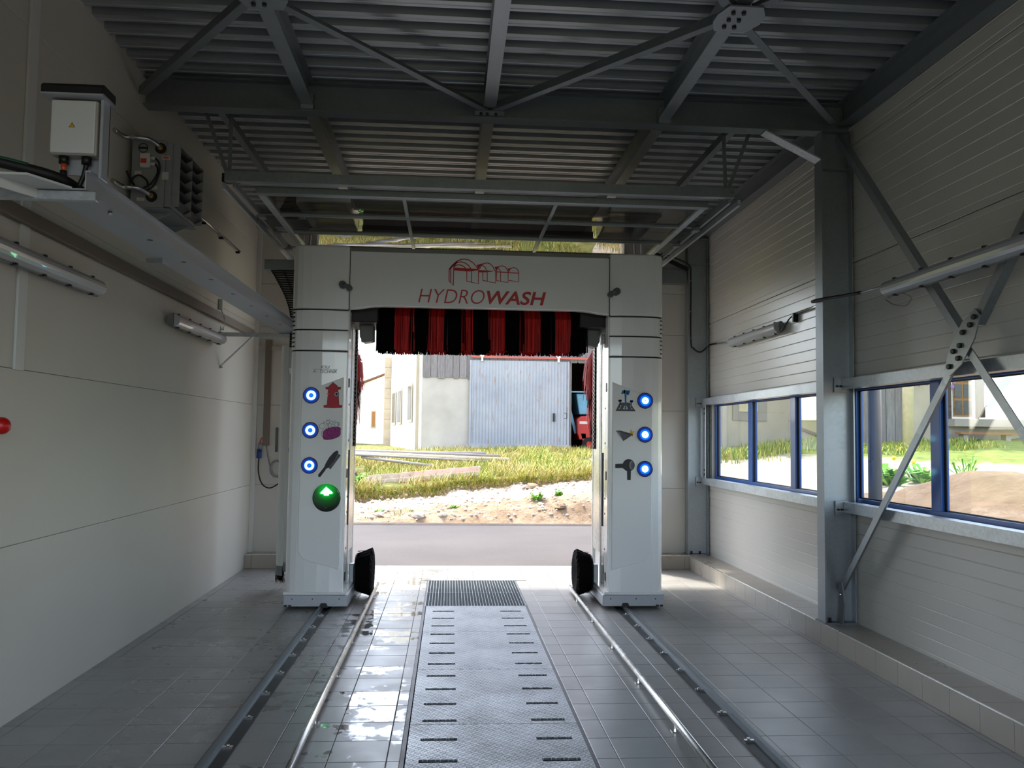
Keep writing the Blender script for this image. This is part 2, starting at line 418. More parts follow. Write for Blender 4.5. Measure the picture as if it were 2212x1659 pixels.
def struct(name, mb, mats, label, bevel=0.0):
    o = mb.build(name, mats, None, bevel); return tag(o, label, 'structure', None, 'structure')
def link_copy(src, parent, loc):
    c = src.copy(); COL.objects.link(c); c.parent = parent; c.location = loc; return c
def smooth_path(pts, k=6):
    """Catmull-Rom through the points"""
    P = [Vector(p) for p in pts]; P = [P[0]*2-P[1]] + P + [P[-1]*2-P[-2]]; out = []
    for i in range(1, len(P)-2):
        for j in range(k):
            t = j/k; a, b, c, d = P[i-1], P[i], P[i+1], P[i+2]
            out.append(0.5*((2*b) + (c-a)*t + (2*a-5*b+4*c-d)*t*t + (3*b-a-3*c+d)*t**3))
    out.append(P[-2]); return out
def ibeam(x0, x1, y0, y1, axis, z0, z1, fw, tf=0.012, tw=0.008):
    """I profile running along axis between the two points, flange width fw"""
    mb = MB(); h = fw/2; w = tw/2
    prof = [(-h, z0), (h, z0), (h, z0+tf), (w, z0+tf), (w, z1-tf), (h, z1-tf), (h, z1), (-h, z1), (-h, z1-tf), (-w, z1-tf), (-w, z0+tf), (-h, z0+tf)]
    if axis == 'y':
        mb.prism([(x0+p, z) for p, z in prof], y0, y1, 'y')
    else:
        mb.prism([(y0+p, z) for p, z in prof], x0, x1, 'x')
    return mb
# ------------------------------------------------------------------ room shell
XL, XR, XK, YF, YN, ZD = -2.48, 3.35, 3.065, 11.05, -1.0, 4.5
PX0, PX1, PY1 = -0.225, 0.79, 9.965         # pit under the plates
PY0 = 1.0
# floor slab with the pit
gx = [XL-0.12, PX0, PX1, XR+0.1]; gy = [YN, PY0, PY1, 11.06]
mb = MB(); zt = -0.012
vs = [(x, y, zt) for y in gy for x in gx]
fs = [(j*4+i, j*4+i+1, (j+1)*4+i+1, (j+1)*4+i) for j in range(3) for i in range(3) if not (i == 1 and j == 1)]
mb.add(vs + [(PX0, PY0, -0.45), (PX1, PY0, -0.45), (PX1, PY1, -0.45), (PX0, PY1, -0.45)], fs)
mb.slot(1).add([], []); o = 0
for a, b, c, d in ((5, 6, 17, 16), (6, 10, 18, 17), (10, 9, 19, 18), (9, 5, 16, 19), (16, 17, 18, 19)):
    mb.f.append((a, b, c, d)); mb.mi.append(1); mb.sm.append(False)
floor = struct('floor', mb, ['grout', 'pit_dark'], 'grey stoneware tile floor with a long covered drain pit')
TP = 0.3005
xs_all = [0.007 + TP*k for k in range(-9, 12)]
ys_all = [4.507 + TP*1.004*k for k in range(-19, 23)]
def tile_cols():
    out = []
    for a, b in zip(xs_all[:-1], xs_all[1:]):
        a2, b2 = max(a, XL), min(b, XK)
        if b2 - a2 > 0.03: out.append((a2, b2))
    return out
cells = []
for x0, x1 in tile_cols():
    for y0, y1 in zip(ys_all[:-1], ys_all[1:]):
        y0c, y1c = max(y0, YN), min(y1, 11.055)
        if y1c - y0c < 0.03: continue
        if y0c < PY1 - 0.02 and y1c > PY0 and x0 < PX1 and x1 > PX0:
            if y1c > PY1 + 0.03: y0c = PY1 + 0.005
            if y0c < PY1 - 0.02:
                if x0 < PX0 - 0.02: cells.append((x0, PX0, y0c, y1c))
                if x1 > PX1 + 0.02: cells.append((PX1, x1, y0c, y1c))
                continue
        cells.append((x0, x1, y0c, y1c))
TILE_MESH = {}
def tile_mesh(w, d):
    key = (round(w, 3), round(d, 3))
    if key not in TILE_MESH:
        m_ = MB(); e = 0.0025; g = 0.0016
        b0 = [(g, g, -0.014), (w-g, g, -0.014), (w-g, d-g, -0.014), (g, d-g, -0.014)]
        b1 = [(x, y, -0.0015) for x, y, z in b0]
        b2 = [(g+e, g+e, 0), (w-g-e, g+e, 0), (w-g-e, d-g-e, 0), (g+e, d-g-e, 0)]
        m_.add(b0+b1+b2, [(i, (i+1) % 4, 4+(i+1) % 4, 4+i) for i in range(4)] + [(4+i, 4+(i+1) % 4, 8+(i+1) % 4, 8+i) for i in range(4)] + [(8, 9, 10, 11)])
        TILE_MESH[key] = m_.mesh('tile', 'floor_tile')
    return TILE_MESH[key]
def visible_key(c):
    x, y = (c[0]+c[1])/2, (c[2]+c[3])/2
    if y < 4.3 or x/y > 0.69 or x/y < -0.53: return -1
    return (c[1]-c[0])*(c[3]-c[2])/y**3
order = sorted(cells, key=visible_key, reverse=True)
rest = MB()
for i, (x0, x1, y0, y1) in enumerate(order):
    if i < 298:
        o = bpy.data.objects.new('tile', tile_mesh(x1-x0, y1-y0)); COL.objects.link(o); o.parent = floor; o.location = (x0, y0, 0)
    else:
        g = 0.0016
        rest.box(x0+g, x1-g, y0+g, y1-g, -0.014, 0)
tag(rest.build('tile_field', 'floor_tile', floor), kind='stuff')

# kerbs
def kerb_tile(parent, x0, x1, y0, y1, z0, z1):
    MB().box(x0, x1, y0, y1, z0, z1).build('tile', 'kerb_tile', parent)
KZ = 0.172
kr = struct('baseboard_right', MB().box(XK+0.008, XR+0.05, YN, YF, -0.012, KZ-0.008), 'grout', 'low beige tiled kerb under the windowed wall on the right')
for y0, y1 in zip(ys_all[:-1], ys_all[1:]):
    a, b = max(y0, YN), min(y1, 10.81)
    if b-a < 0.02: continue
    if b > 3.5:
        kerb_tile(kr, XK-0.002, XK+0.008, a+0.002, b-0.002, 0.001, KZ-0.006)
        kerb_tile(kr, XK+0.006, XR, a+0.002, b-0.002, KZ-0.01, KZ)
MB().box(XK-0.003, XK+0.006, YN, 10.81, KZ-0.006, KZ+0.001).build('edge_trim', 'aluminium', kr)
for nm, x0, x1, lab in (('baseboard_far_left', XL, -1.74, 'tiled kerb step at the far wall left of the gantry'),
                        ('baseboard_far_right', 2.26, 3.3, 'tiled kerb step at the far wall right of the gantry')):
    kf = struct(nm, MB().box(x0, x1, 10.815, YF+0.04, -0.012, KZ-0.008), 'grout', lab)
    e = [x0] + [x for x in xs_all if x0+0.06 < x < x1-0.06] + [x1]
    for a, b in zip(e[:-1], e[1:]):
        kerb_tile(kf, a+0.002, b-0.002, 10.806, 10.815, 0.001, KZ-0.006)
        kerb_tile(kf, a+0.002, b-0.002, 10.812, YF+0.02, KZ-0.01, KZ)
    MB().box(x0, x1, 10.803, 10.812, KZ-0.006, KZ+0.001).build('edge_trim', 'aluminium', kf)

# left wall: sandwich panels one metre high
wl = struct('wall_left', MB().box(XL-0.14, XL-0.1, YN-0.14, YF+0.14, -0.3, 4.7), 'wall_core', 'pale grey sandwich panel wall on the left, dim towards the roof')
zj = [-0.1, 1.006, 2.012, 3.012, 4.005, 4.66]
for a, b in zip(zj[:-1], zj[1:]):
    MB().box(XL-0.1, XL, YN-0.1, YF+0.1, a+0.0012, b-0.0012).build('panel', 'panel_ribbed', wl, 0.002, 1)

# right wall with two window openings; panels with shallow line grooves
W1, W2 = (7.06, 10.76), (3.10, 6.98)
WZ0, WZ1 = 1.11, 2.135
ysr = [YN-0.1, W2[0], W2[1], W1[0], W1[1], YF+0.1]; zsr = [-0.3, WZ0, WZ1, 4.7]
mb = MB(); nz = len(zsr)
mb.add([(XR+0.1, y, z) for y in ysr for z in zsr], [(i*nz+j, (i+1)*nz+j, (i+1)*nz+j+1, i*nz+j+1) for i in range(5) for j in range(3) if not (j == 1 and i in (1, 3))])
wr = struct('wall_right', mb, 'wall_core', 'white lined sandwich panel wall on the right with a band of windows')
def lined_panel(parent, y0, y1, z0, z1, pitch=0.1):
    """front sheet with shallow V lines every 10 cm, as one profile extruded along the wall"""
    prof = [(XR+0.098, z0)]; z = z0 + 0.004; prof.append((XR+0.003, z0+0.001)); prof.append((XR, z))
    k = math.floor(z/pitch)+1
    while k*pitch < z1-0.02:
        c = k*pitch
        if c > z0+0.02:
            prof += [(XR, c-0.005), (XR+0.004, c), (XR, c+0.005)]
        k += 1
    prof += [(XR, z1-0.004), (XR+0.003, z1-0.001), (XR+0.098, z1)]
    m_ = MB(); m_.prism(prof, y0, y1, 'y'); return m_.build('panel', 'panel_lined', parent)
for y0, y1 in ((YN-0.05, 2.98), (2.99, 6.94), (6.95, YF+0.02)):
    lined_panel(wr, y0, y1, 0.10, WZ0)
    lined_panel(wr, y0, y1, WZ1, 3.146); lined_panel(wr, y0, y1, 3.15, 4.146); lined_panel(wr, y0, y1, 4.15, 4.66)
lined_panel(wr, YN-0.05, W2[0], WZ0+0.003, WZ1-0.003)
lined_panel(wr, W2[1], W1[0], WZ0+0.003, WZ1-0.003); lined_panel(wr, W1[1], YF+0.02, WZ0+0.003, WZ1-0.003)

# end walls with the drive-through openings
DX0, DX1, DH = -1.74, 2.26, 3.56
def end_wall(name, y0, y1, lab, front):
    mb = MB(); xs = [XL-0.14, DX0, DX1, XR+0.14]; zs = [-0.3, DH, 4.7]; n = 3
    vs = []
    for y in (y0, y1): vs += [(x, y, z) for x in xs for z in zs]
    fs = []
    for k in (0, 12):
        for i in range(3):
            for j in range(2):
                if i == 1 and j == 0: continue
                a = k+i*3+j; fs.append((a, a+3, a+4, a+1))
    for a, b in ((3, 4), (4, 7), (7, 6)): fs.append((a, b, b+12, a+12))
    mb.add(vs, fs); w = struct(name, mb, 'wall_core', lab)
    ya, yb = (front-0.012, front+0.02)
    for a, b in ((0.1, 1.006), (1.006, 2.012), (2.012, 3.012), (3.012, 3.56), (3.56, 4.62)):
        if a < 3.5:
            MB().box(XL, DX0, ya, yb, a+0.002, b-0.002).build('panel', 'panel_lined', w, 0.002, 1)
            MB().box(DX1, XR, ya, yb, a+0.002, b-0.002).build('panel', 'panel_lined', w, 0.002, 1)
        else:
            MB().box(XL, XR, ya, yb, a+0.002, b-0.002).build('panel', 'panel_lined', w, 0.002, 1)
    return w
end_wall('wall_far', YF+0.012, YF+0.13, 'white panel end wall around the open exit doorway', YF+0.012)
end_wall('wall_near', YN-0.13, YN, 'panel end wall around the entrance behind the viewer', YN+0.012)
MB0 = MB().box(XL, XL+0.05, YF-0.05, YF+0.0, KZ, 4.45)
struct('trim_1', MB0, 'white_plastic', 'white corner profile where the left wall meets the far wall')
struct('trim_2', MB().box(XL, -1.95, YF-0.03, YF, 2.70, 2.76), 'cream_sheet', 'cream horizontal trim on the far wall left of the gantry')

# roof: trapezoidal deck, ribs run across the hall
ceiling = struct('ceiling', MB().box(XL-0.14, XR+0.14, YN-0.14, YF+0.16, ZD+0.15, ZD+0.2), 'wall_core', 'dark trapezoidal steel deck roof with ribs running across')
pr = [(0, 0), (0.050, 0), (0.055, 0.011), (0.063, 0.011), (0.068, 0), (0.094, 0), (0.106, 0.135), (0.195, 0.135), (0.207, 0)]
sheet = MB(); pts = []
for k in range(4):
    pts += [(p[0]+0.207*k, p[1]) for p in (pr if k == 0 else pr[1:])]
n = len(pts); x0, x1 = XL, XR+0.1
sheet.add([(x0, y, z) for y, z in pts] + [(x1, y, z) for y, z in pts], [(i, i+1, n+i+1, n+i) for i in range(n-1)])
sm = sheet.mesh('deck_sheet', 'deck_steel'); y = 11.05; 
while y > YN - 0.1:
    o = bpy.data.objects.new('deck_sheet', sm); COL.objects.link(o); o.parent = ceiling; o.location = (0, y-0.828, ZD); y -= 0.828

# windows in the right wall
def window(name, y0, y1, mull, lab):
    z0, z1 = WZ0, WZ1; xa, xb = XR+0.035, XR+0.095
    t = MB(); f = 0.055
    ys = [y0, y0+f, y1-f, y1]; zs = [z0, z0+f+0.02, z1-f, z1]
    vs = []
    for x in (xa, xb): vs += [(x, a, b) for a in (0, 0) for b in ()]
    outer = [(y0, z0), (y1, z0), (y1, z1), (y0, z1)]; inner = [(ys[1], zs[1]), (ys[2], zs[1]), (ys[2], zs[2]), (ys[1], zs[2])]
    vs = [(xa, a, b) for a, b in outer] + [(xa, a, b) for a, b in inner] + [(xb, a, b) for a, b in outer] + [(xb, a, b) for a, b in inner]
    fs = []
    for i in range(4):
        j = (i+1) % 4
        fs += [(i, j, 4+j, 4+i), (8+i, 12+i, 12+j, 8+j), (i, 8+i, 8+j, j), (4+i, 4+j, 12+j, 12+i)]
    t.add(vs, fs); w = struct(name, t, 'blue_frame', lab, 0.004)
    for a, b in mull:
        MB().box(xa-0.004, xb, a, b, zs[1]-0.005, zs[2]+0.005).build('mullion', 'blue_frame', w, 0.004)
    edges = [ys[1]] + [v for ab in mull for v in ab] + [ys[2]]
    for a, b in zip(edges[0::2], edges[1::2]):
        MB().box(XR+0.064, XR+0.070, a-0.003, b+0.003, zs[1]-0.003, zs[2]+0.003).build('pane', 'window_glass', w)
        g = MB(); 
        for (ya, yb, za, zb) in ((a, a+0.012, zs[1], zs[2]), (b-0.03, b, zs[1], zs[2]), (a, b, zs[1], zs[1]+0.010), (a, b, zs[2]-0.01, zs[2])):
            g.box(XR+0.056, XR+0.064, ya, yb, za, zb)
        tag(g.build('gasket', 'gasket', w), kind='stuff')
    return w
window('window_1', W1[0], W1[1], [(8.19, 8.31), (9.40, 9.52)], 'blue framed window band beyond the steel column')
window('window_2', W2[0], W2[1], [(4.40, 4.52), (5.70, 5.82)], 'blue framed window band behind the cross brace')

# steel frame
def hcol(name, x0, x1, yc, z0, z1, lab, group=None):
    t = thing(name, lab, 'column', ((x0+x1)/2, yc, z0), group)
    w = 0.07; tf = 0.011
    prof = [(x0, yc-w), (x0+tf, yc-w), (x0+tf, yc-0.004), (x1-tf, yc-0.004), (x1-tf, yc-w), (x1, yc-w), (x1, yc+w), (x1-tf, yc+w), (x1-tf, yc+0.004), (x0+tf, yc+0.004), (x0+tf, yc+w), (x0, yc+w)]
    MB().prism(prof, z0+0.012, z1, 'z').build('shaft', 'galvanised', t)
    MB().box(x0-0.015, x1+0.005, yc-w-0.02, yc+w+0.02, z0, z0+0.012).build('base_plate', 'galvanised_old', t)
    for dx in (0.05, 0.16):
        for dy in (-0.045, 0.045):
            MB().cyl((x0+dx, yc+dy, z0+0.01), (x0+dx, yc+dy, z0+0.045), 0.012, 6).build('anchor_bolt', 'dark_steel', t)
    MB().box(x0+tf, x1-tf, yc-w, yc+w, 3.93, 3.942).build('stiffener', 'galvanised', t)
    return t
YC, YC2, YC0 = 6.92, 10.93, 3.0
cm = hcol('steel_column', 3.07, 3.335, YC, KZ, 4.27, 'galvanised steel column standing on the kerb between the two window bands')
cf = hcol('steel_column', 3.07, 3.335, YC2, KZ, 4.27, 'galvanised steel column standing in the far right corner')
hcol('steel_column', 3.07, 3.335, YC0, KZ, 4.27, 'galvanised steel column nearest the viewer on the right')
for (yc, lab) in ((YC, 'wide galvanised roof beam crossing the hall above the middle column'), (YC2, 'galvanised roof beam along the far wall'), (YC0, 'galvanised roof beam crossing the hall nearest the viewer')):
    t = thing('roof_beam', lab, 'beam', (0.3, yc, 4.255))
    ibeam(XL+0.005, 3.34, yc, 0, 'x', 4.255, ZD-0.002, 0.135).build('profile', 'galvanised_old', t)
    for xj in (-1.19, 0.28, 1.735):
        MB().box(xj-0.05, xj+0.05, yc-0.012-0.06, yc-0.004, 4.27, 4.40).build('end_plate', 'galvanised', t)
lj = ['left', 'middle', 'right']
for bi, (ya, yb, where) in enumerate(((YC0+0.07, YC-0.07, 'in front of the wide roof beam'), (YC+0.07, YC2-0.07, 'behind the wide roof beam'))):
    for k, xj in enumerate((-1.19, 0.28, 1.735)):
        solo('roof_joist', ibeam(xj, 0, ya, yb, 'y', 4.305, ZD-0.002, 0.1, 0.009, 0.006), 'galvanised', 'galvanised roof joist, %s one of three %s' % (lj[k], where), 'joist', 'roof joists')
    solo('edge_beam', ibeam(3.27, 0, ya, yb, 'y', 4.30, ZD-0.002, 0.12, 0.01, 0.007), 'galvanised_old', 'galvanised edge beam along the top of the right wall %s' % where, 'beam', 'edge beams')
# window rails (channels) bolted to the columns
def rail(y0, y1, z0, z1, lab):
    t = thing('wall_rail', lab, 'rail', (3.3, (y0+y1)/2, z0), 'galvanised wall rails')
    tw = 0.004
    prof = [(3.25, z0), (XR-0.002, z0), (XR-0.002, z0+tw), (3.25+tw, z0+tw), (3.25+tw, z1-tw), (XR-0.002, z1-tw), (XR-0.002, z1), (3.25, z1)]
    MB().prism(prof, y0, y1, 'y').build('channel', 'galvanised_bright', t)
    for ye, s in ((y0, 1), (y1, -1)):
        MB().box(3.185, 3.30, ye-0.01*s-0.005, ye-0.01*s+0.005, z0-0.03, z1+0.01).build('end_cleat', 'galvanised', t)
        for xb in (3.205, 3.235):
            MB().cyl((xb, ye-0.03*s, (z0+z1)/2-0.02), (xb, ye+0.015*s, (z0+z1)/2-0.02), 0.009, 6).build('bolt', 'dark_steel', t)
for ya, yb, where in ((YC+0.03, YC2-0.03, 'far window band'), (YC0+0.03, YC-0.03, 'near window band')):
    rail(ya, yb, 1.072, 1.155, 'galvanised channel rail under the %s' % where)
    rail(ya, yb, 2.09, 2.172, 'galvanised channel rail above the %s' % where)
t = thing('jamb_bracket', 'short galvanised jamb bracket with round holes left of the far window', 'bracket', (3.3, 10.8, 1.155))
MB().box(3.262, 3.27, 10.76, 10.88, 1.155, 2.09).build('plate', 'galvanised_bright', t)
for zz in (1.2, 1.26, 1.98, 2.04):
    MB().cyl((3.258, 10.80, zz), (3.2625, 10.80, zz), 0.016, 10).build('hole', 'black_plastic', t)
# knee brace
def lbrace(mb, p0, p1, w, th, up):
    """angle-iron bar between two points; up = side the upstand points to"""
    p0 = Vector(p0); p1 = Vector(p1); d = (p1-p0); L = d.length; d.normalize()
    u = Vector(up); u = (u - d*u.dot(d)).normalized(); s = d.cross(u)
    M = Matrix((d, s, u)).transposed(); c = (p0+p1)/2
    q = [(-w/2, 0), (w/2, 0), (w/2, th), (-w/2+th, th), (-w/2+th, w), (-w/2, w)]
    vs = [p0 + s*a + u*b for a, b in q] + [p1 + s*a + u*b for a, b in q]
    mb.add(vs, [(i, (i+1) % 6, 6+(i+1) % 6, 6+i) for i in range(6)] + [tuple(range(6))[::-1], tuple(range(6, 12))]); return mb
solo('knee_brace', MB().obox(((2.60+3.09)/2, YC, (4.25+4.01)/2), math.hypot(0.49, 0.24), 0.12, 0.012, Matrix.Rotation(math.atan2(0.235, 0.485), 3, 'Y')), 'galvanised_bright', 'pale sloping haunch plate between the wide roof beam and the middle column', 'brace')
# roof bracing
ZB = 4.285
nodes = dict(A=(0.28, 6.83), B=(-1.19, 5.08), C=(1.735, 5.08), D=(3.17, 6.80), E=(XL+0.01, 6.78), A0=(0.28, 3.1), D0=(3.17, 3.1), E0=(XL+0.01, 3.1))
labs = {('B','A'): 'angle iron roof brace from the left joist to the beam middle', ('B','E'): 'angle iron roof brace from the left joist to the left wall',
        ('C','A'): 'angle iron roof brace from the right gusset to the beam middle', ('C','D'): 'thin angle iron roof brace from the right gusset to the column head',
        ('B','A0'): 'angle iron roof brace from the left gusset towards the viewer', ('B','E0'): 'angle iron roof brace from the left gusset back along the left wall',
        ('C','A0'): 'angle iron roof brace from the right gusset towards the viewer', ('C','D0'): 'angle iron roof brace from the right gusset back along the right wall'}
for (a, b), lab in labs.items():
    p, q = Vector(nodes[a] + (ZB,)), Vector(nodes[b] + (ZB,)); d = (q-p).normalized()
    solo('roof_brace', lbrace(MB(), p+d*0.10, q-d*0.06, 0.06, 0.006, (0, 0, 1)), 'galvanised_old', lab, 'brace', 'roof braces')
for k, lab in (('B', 'galvanised gusset plate with bolt holes under the left joist'), ('C', 'galvanised gusset plate with bolt holes under the right joist')):
    x, y = nodes[k]; t = thing('gusset_plate', lab, 'plate', (x, y, ZB-0.012), 'roof gussets')
    MB().prism([(x-0.13, y-0.05), (x-0.09, y-0.16), (x+0.12, y-0.16), (x+0.17, y-0.05), (x+0.17, y+0.05), (x+0.12, y+0.16), (x-0.09, y+0.16), (x-0.13, y+0.05)], ZB-0.012, ZB-0.002, 'z').build('plate', 'galvanised', t)
    for dx in (-0.045, 0.02):
        for dy in (-0.09, 0.0, 0.09):
            MB().cyl((x+dx, y+dy, ZB-0.026), (x+dx, y+dy, ZB-0.010), 0.014, 8).build('bolt', 'black_plastic', t)
t = thing('gusset_plate', 'small gusset with bolts under the middle of the wide roof beam', 'plate', (0.28, 6.83, ZB-0.014), 'roof gussets')
MB().box(0.16, 0.40, 6.76, 6.84, ZB-0.014, ZB-0.004).build('plate', 'galvanised_old', t)
for dx in (-0.07, -0.02, 0.05):
    MB().cyl((0.28+dx, 6.79, ZB-0.03), (0.28+dx, 6.79, ZB-0.012), 0.012, 8).build('bolt', 'dark_steel', t)
# wall cross brace in front of the near window
XB = 3.19; node = Vector((XB, 5.10, 2.28))
ends = {'top far': (6.84, 4.20), 'bottom far': (6.86, 0.42), 'top near': (3.36, 4.20), 'bottom near': (3.36, 0.42)}
words = {'top far': 'galvanised wall brace rising to the head of the middle column', 'bottom far': 'slim galvanised wall brace running down to the foot of the middle column',
         'top near': 'galvanised wall brace rising towards the viewer above the near window', 'bottom near': 'galvanised wall brace running down towards the viewer across the near window'}
for k, (yy, zz) in ends.items():
    q = Vector((XB, yy, zz)); d = (q-node).normalized()
    solo('wall_brace', lbrace(MB(), node+d*(0.16 if k in ('bottom far', 'top near') else 0.05), q, 0.06, 0.006, (1, 0, 0)), 'galvanised', words[k], 'brace', 'wall braces')
t = thing('gusset_plate', 'elongated gusset plate with bolt heads where the wall braces cross', 'plate', (XB, 5.1, 2.1))
d1 = (Vector((XB, 6.86, 0.42))-node).normalized(); d2 = Vector((0, -d1.z, d1.y))
poly = []
for a, b in ((-0.24, -0.035), (-0.24, 0.035), (-0.10, 0.085), (0.10, 0.085), (0.24, 0.035), (0.24, -0.035), (0.10, -0.085), (-0.10, -0.085)):
    v = node + d1*a + d2*b; poly.append((v.y, v.z))
MB().prism(poly, XB-0.014, XB-0.006, 'x').build('plate', 'galvanised', t)
for a, b in ((-0.2, 0), (-0.14, 0.0), (-0.06, 0.03), (0.02, 0), (0.09, 0.03), (0.09, -0.04), (0.19, 0)):
    v = node + d1*a + d2*b
    MB().cyl((XB-0.03, v.y, v.z), (XB-0.012, v.y, v.z), 0.017, 6).build('bolt', 'dark_steel', t)
t = thing('brace_foot', 'bolted gusset foot of the wall brace at the middle column base', 'plate', (3.19, 6.86, 0.185))
MB().prism([(6.84, 0.185), (6.84, 0.50), (6.78, 0.52), (6.74, 0.36), (6.77, 0.185)], 3.176, 3.188, 'x').build('plate', 'galvanised_old', t)
MB().cyl((3.16, 6.80, 0.42), (3.20, 6.80, 0.42), 0.014, 6).build('bolt', 'steel_tube', t)
# ------------------------------------------------------------------ floor fittings
t = thing('pit_frame', 'dark steel angle frame around the covered drain pit', 'frame', (0.28, 5.5, 0))
for x0, x1 in ((PX0, PX0+0.022), (PX1-0.022, PX1)):
    MB().box(x0, x1, PY0, PY1, -0.06, -0.002).build('side_rail', 'dark_steel', t)
def cover_plate(y0, y1, lab):
    """tread plate with slotted drain openings cut through"""
    xa, xb = -0.196, 0.768
    sl = [(-0.129, 0.07), (0.507, 0.706)]; L = y1-y0
    ysl = [8.225-0.3105*k for k in range(30) if y0+0.03 < 8.225-0.3105*k < y1-0.03][::-1]
    xs = [xa, sl[0][0], sl[0][1], sl[1][0], sl[1][1], xb]
    ys = [y0+0.003]
    for c in ysl: ys += [c-0.021, c+0.021]
    ys.append(y1-0.003)
    nx = len(xs); ny = len(ys); mb = MB()
    top = [(x, y, 0.002) for y in ys for x in xs]; bot = [(x, y, -0.01) for y in ys for x in xs]; N = len(top)
    hole = lambda i, j: i in (1, 3) and j % 2 == 1
    fs = []
    for j in range(ny-1):
        for i in range(nx-1):
            a = j*nx+i; q = (a, a+1, a+nx+1, a+nx)
            if hole(i, j):
                for u, v in ((q[0], q[1]), (q[1], q[2]), (q[2], q[3]), (q[3], q[0])): fs.append((v, u, u+N, v+N))
            else:
                fs.append(q); fs.append(tuple(k+N for k in q[::-1]))
    for j in range(ny-1):
        for i in (0, nx-1): a = j*nx+i; fs.append((a, a+nx, a+nx+N, a+N))
    for i in range(nx-1):
        for j in (0, ny-1): a = j*nx+i; fs.append((a, a+1, a+1+N, a+N))
    mb.add(top+bot, fs)
    return solo('cover_plate', mb, 'tread_plate', lab, 'plate', 'tread plates over the pit')
cy = [8.47, 7.375, 6.215, 5.055, 3.895, 2.735, 1.575]
for k, (b, a) in enumerate(zip(cy[:-1], cy[1:])):
    cover_plate(a, b, ['steel tread plate with drain slots touching the bar grating', 'steel tread plate with drain slots, second from the grating', 'steel tread plate with drain slots, third from the grating',
                       'steel tread plate with drain slots, nearest one fully lit in view', 'steel tread plate with drain slots, fifth from the grating', 'steel tread plate with drain slots, last towards the entrance'][k])
t = thing('bar_grating', 'galvanised bar grating over the far end of the pit', 'grating', (0.28, 9.2, 0))
g = MB()
for k in range(34):
    x = -0.205 + 0.985*k/33; g.box(x-0.0018, x+0.0018, 8.485, 9.955, -0.028, 0.001)
tag(g.build('bearing_bars', 'grating_steel', t), kind='stuff')
g = MB()
for k in range(45):
    y = 8.495 + 1.45*k/44; g.box(-0.205, 0.78, y-0.0014, y+0.0014, -0.012, -0.001)
tag(g.build('cross_bars', 'galvanised_old', t), kind='stuff')
for y in (8.485, 9.22, 9.955): MB().box(-0.208, 0.783, y-0.003, y+0.003, -0.03, 0.0015).build('edge_bar', 'grating_steel', t)
MB().box(-0.205, 0.78, 8.485, 9.955, -0.2, -0.19).build('tray', 'galvanised_old', t)

def guide_tube(x, y0, y1, lab):
    t = thing('wheel_guide', lab, 'rail', (x, (y0+y1)/2, 0), 'wheel guide tubes')
    MB().cyl((x, y0, 0.052), (x, y1, 0.052), 0.021, 16).build('tube', 'steel_tube', t)
    y = y1-0.55
    while y > y0:
        MB().box(x-0.009, x+0.009, y-0.02, y+0.02, 0.004, 0.034).build('foot', 'steel_tube', t)
        MB().box(x-0.03, x+0.03, y-0.025, y+0.025, 0.0, 0.005).build('foot_plate', 'steel_tube', t); y -= 0.95
guide_tube(-0.748, 1.0, 9.45, 'bright steel wheel guide tube left of the pit plates')
guide_tube(1.318, 1.0, 9.25, 'bright steel wheel guide tube right of the pit plates')
def travel_rail(x, s, lab):
    t = thing('gantry_rail', lab, 'rail', (x, 5.5, 0), 'gantry travel rails')
    MB().box(x-0.07, x+0.07, 0.5, 10.6, 0.0005, 0.004).build('bed', 'dark_steel', t)
    a = x - 0.045*s if s > 0 else x - 0.045*s
    MB().prism([(x+s*0.000, 0.004), (x+s*0.062, 0.004), (x+s*0.062, 0.010), (x+s*0.036, 0.012), (x+s*0.034, 0.030), (x+s*0.014, 0.030), (x+s*0.012, 0.012), (x+s*0.0, 0.010)], 0.5, 10.6, 'y').build('rail_bar', 'galvanised_old', t)
    MB().box(x-0.07 if s > 0 else x+0.058, x-0.058 if s > 0 else x+0.07, 0.5, 10.6, 0.004, 0.010).build('edge_strip', 'dark_steel', t)
    y = 8.0
    while y > 0.8:
        c = MB().box(x-s*0.055 if s > 0 else x, x if s > 0 else x-s*0.055, y-0.012, y+0.012, 0.004, 0.016)
        c.cyl((x-s*0.03, y, 0.016), (x-s*0.03, y, 0.026), 0.009, 6); c.build('rail_clip', 'steel_tube', t); y -= 0.47
travel_rail(-1.165, -1, 'dark gantry travel rail with clips on the left side of the floor')
travel_rail(1.70, 1, 'dark gantry travel rail with clips on the right side of the floor')

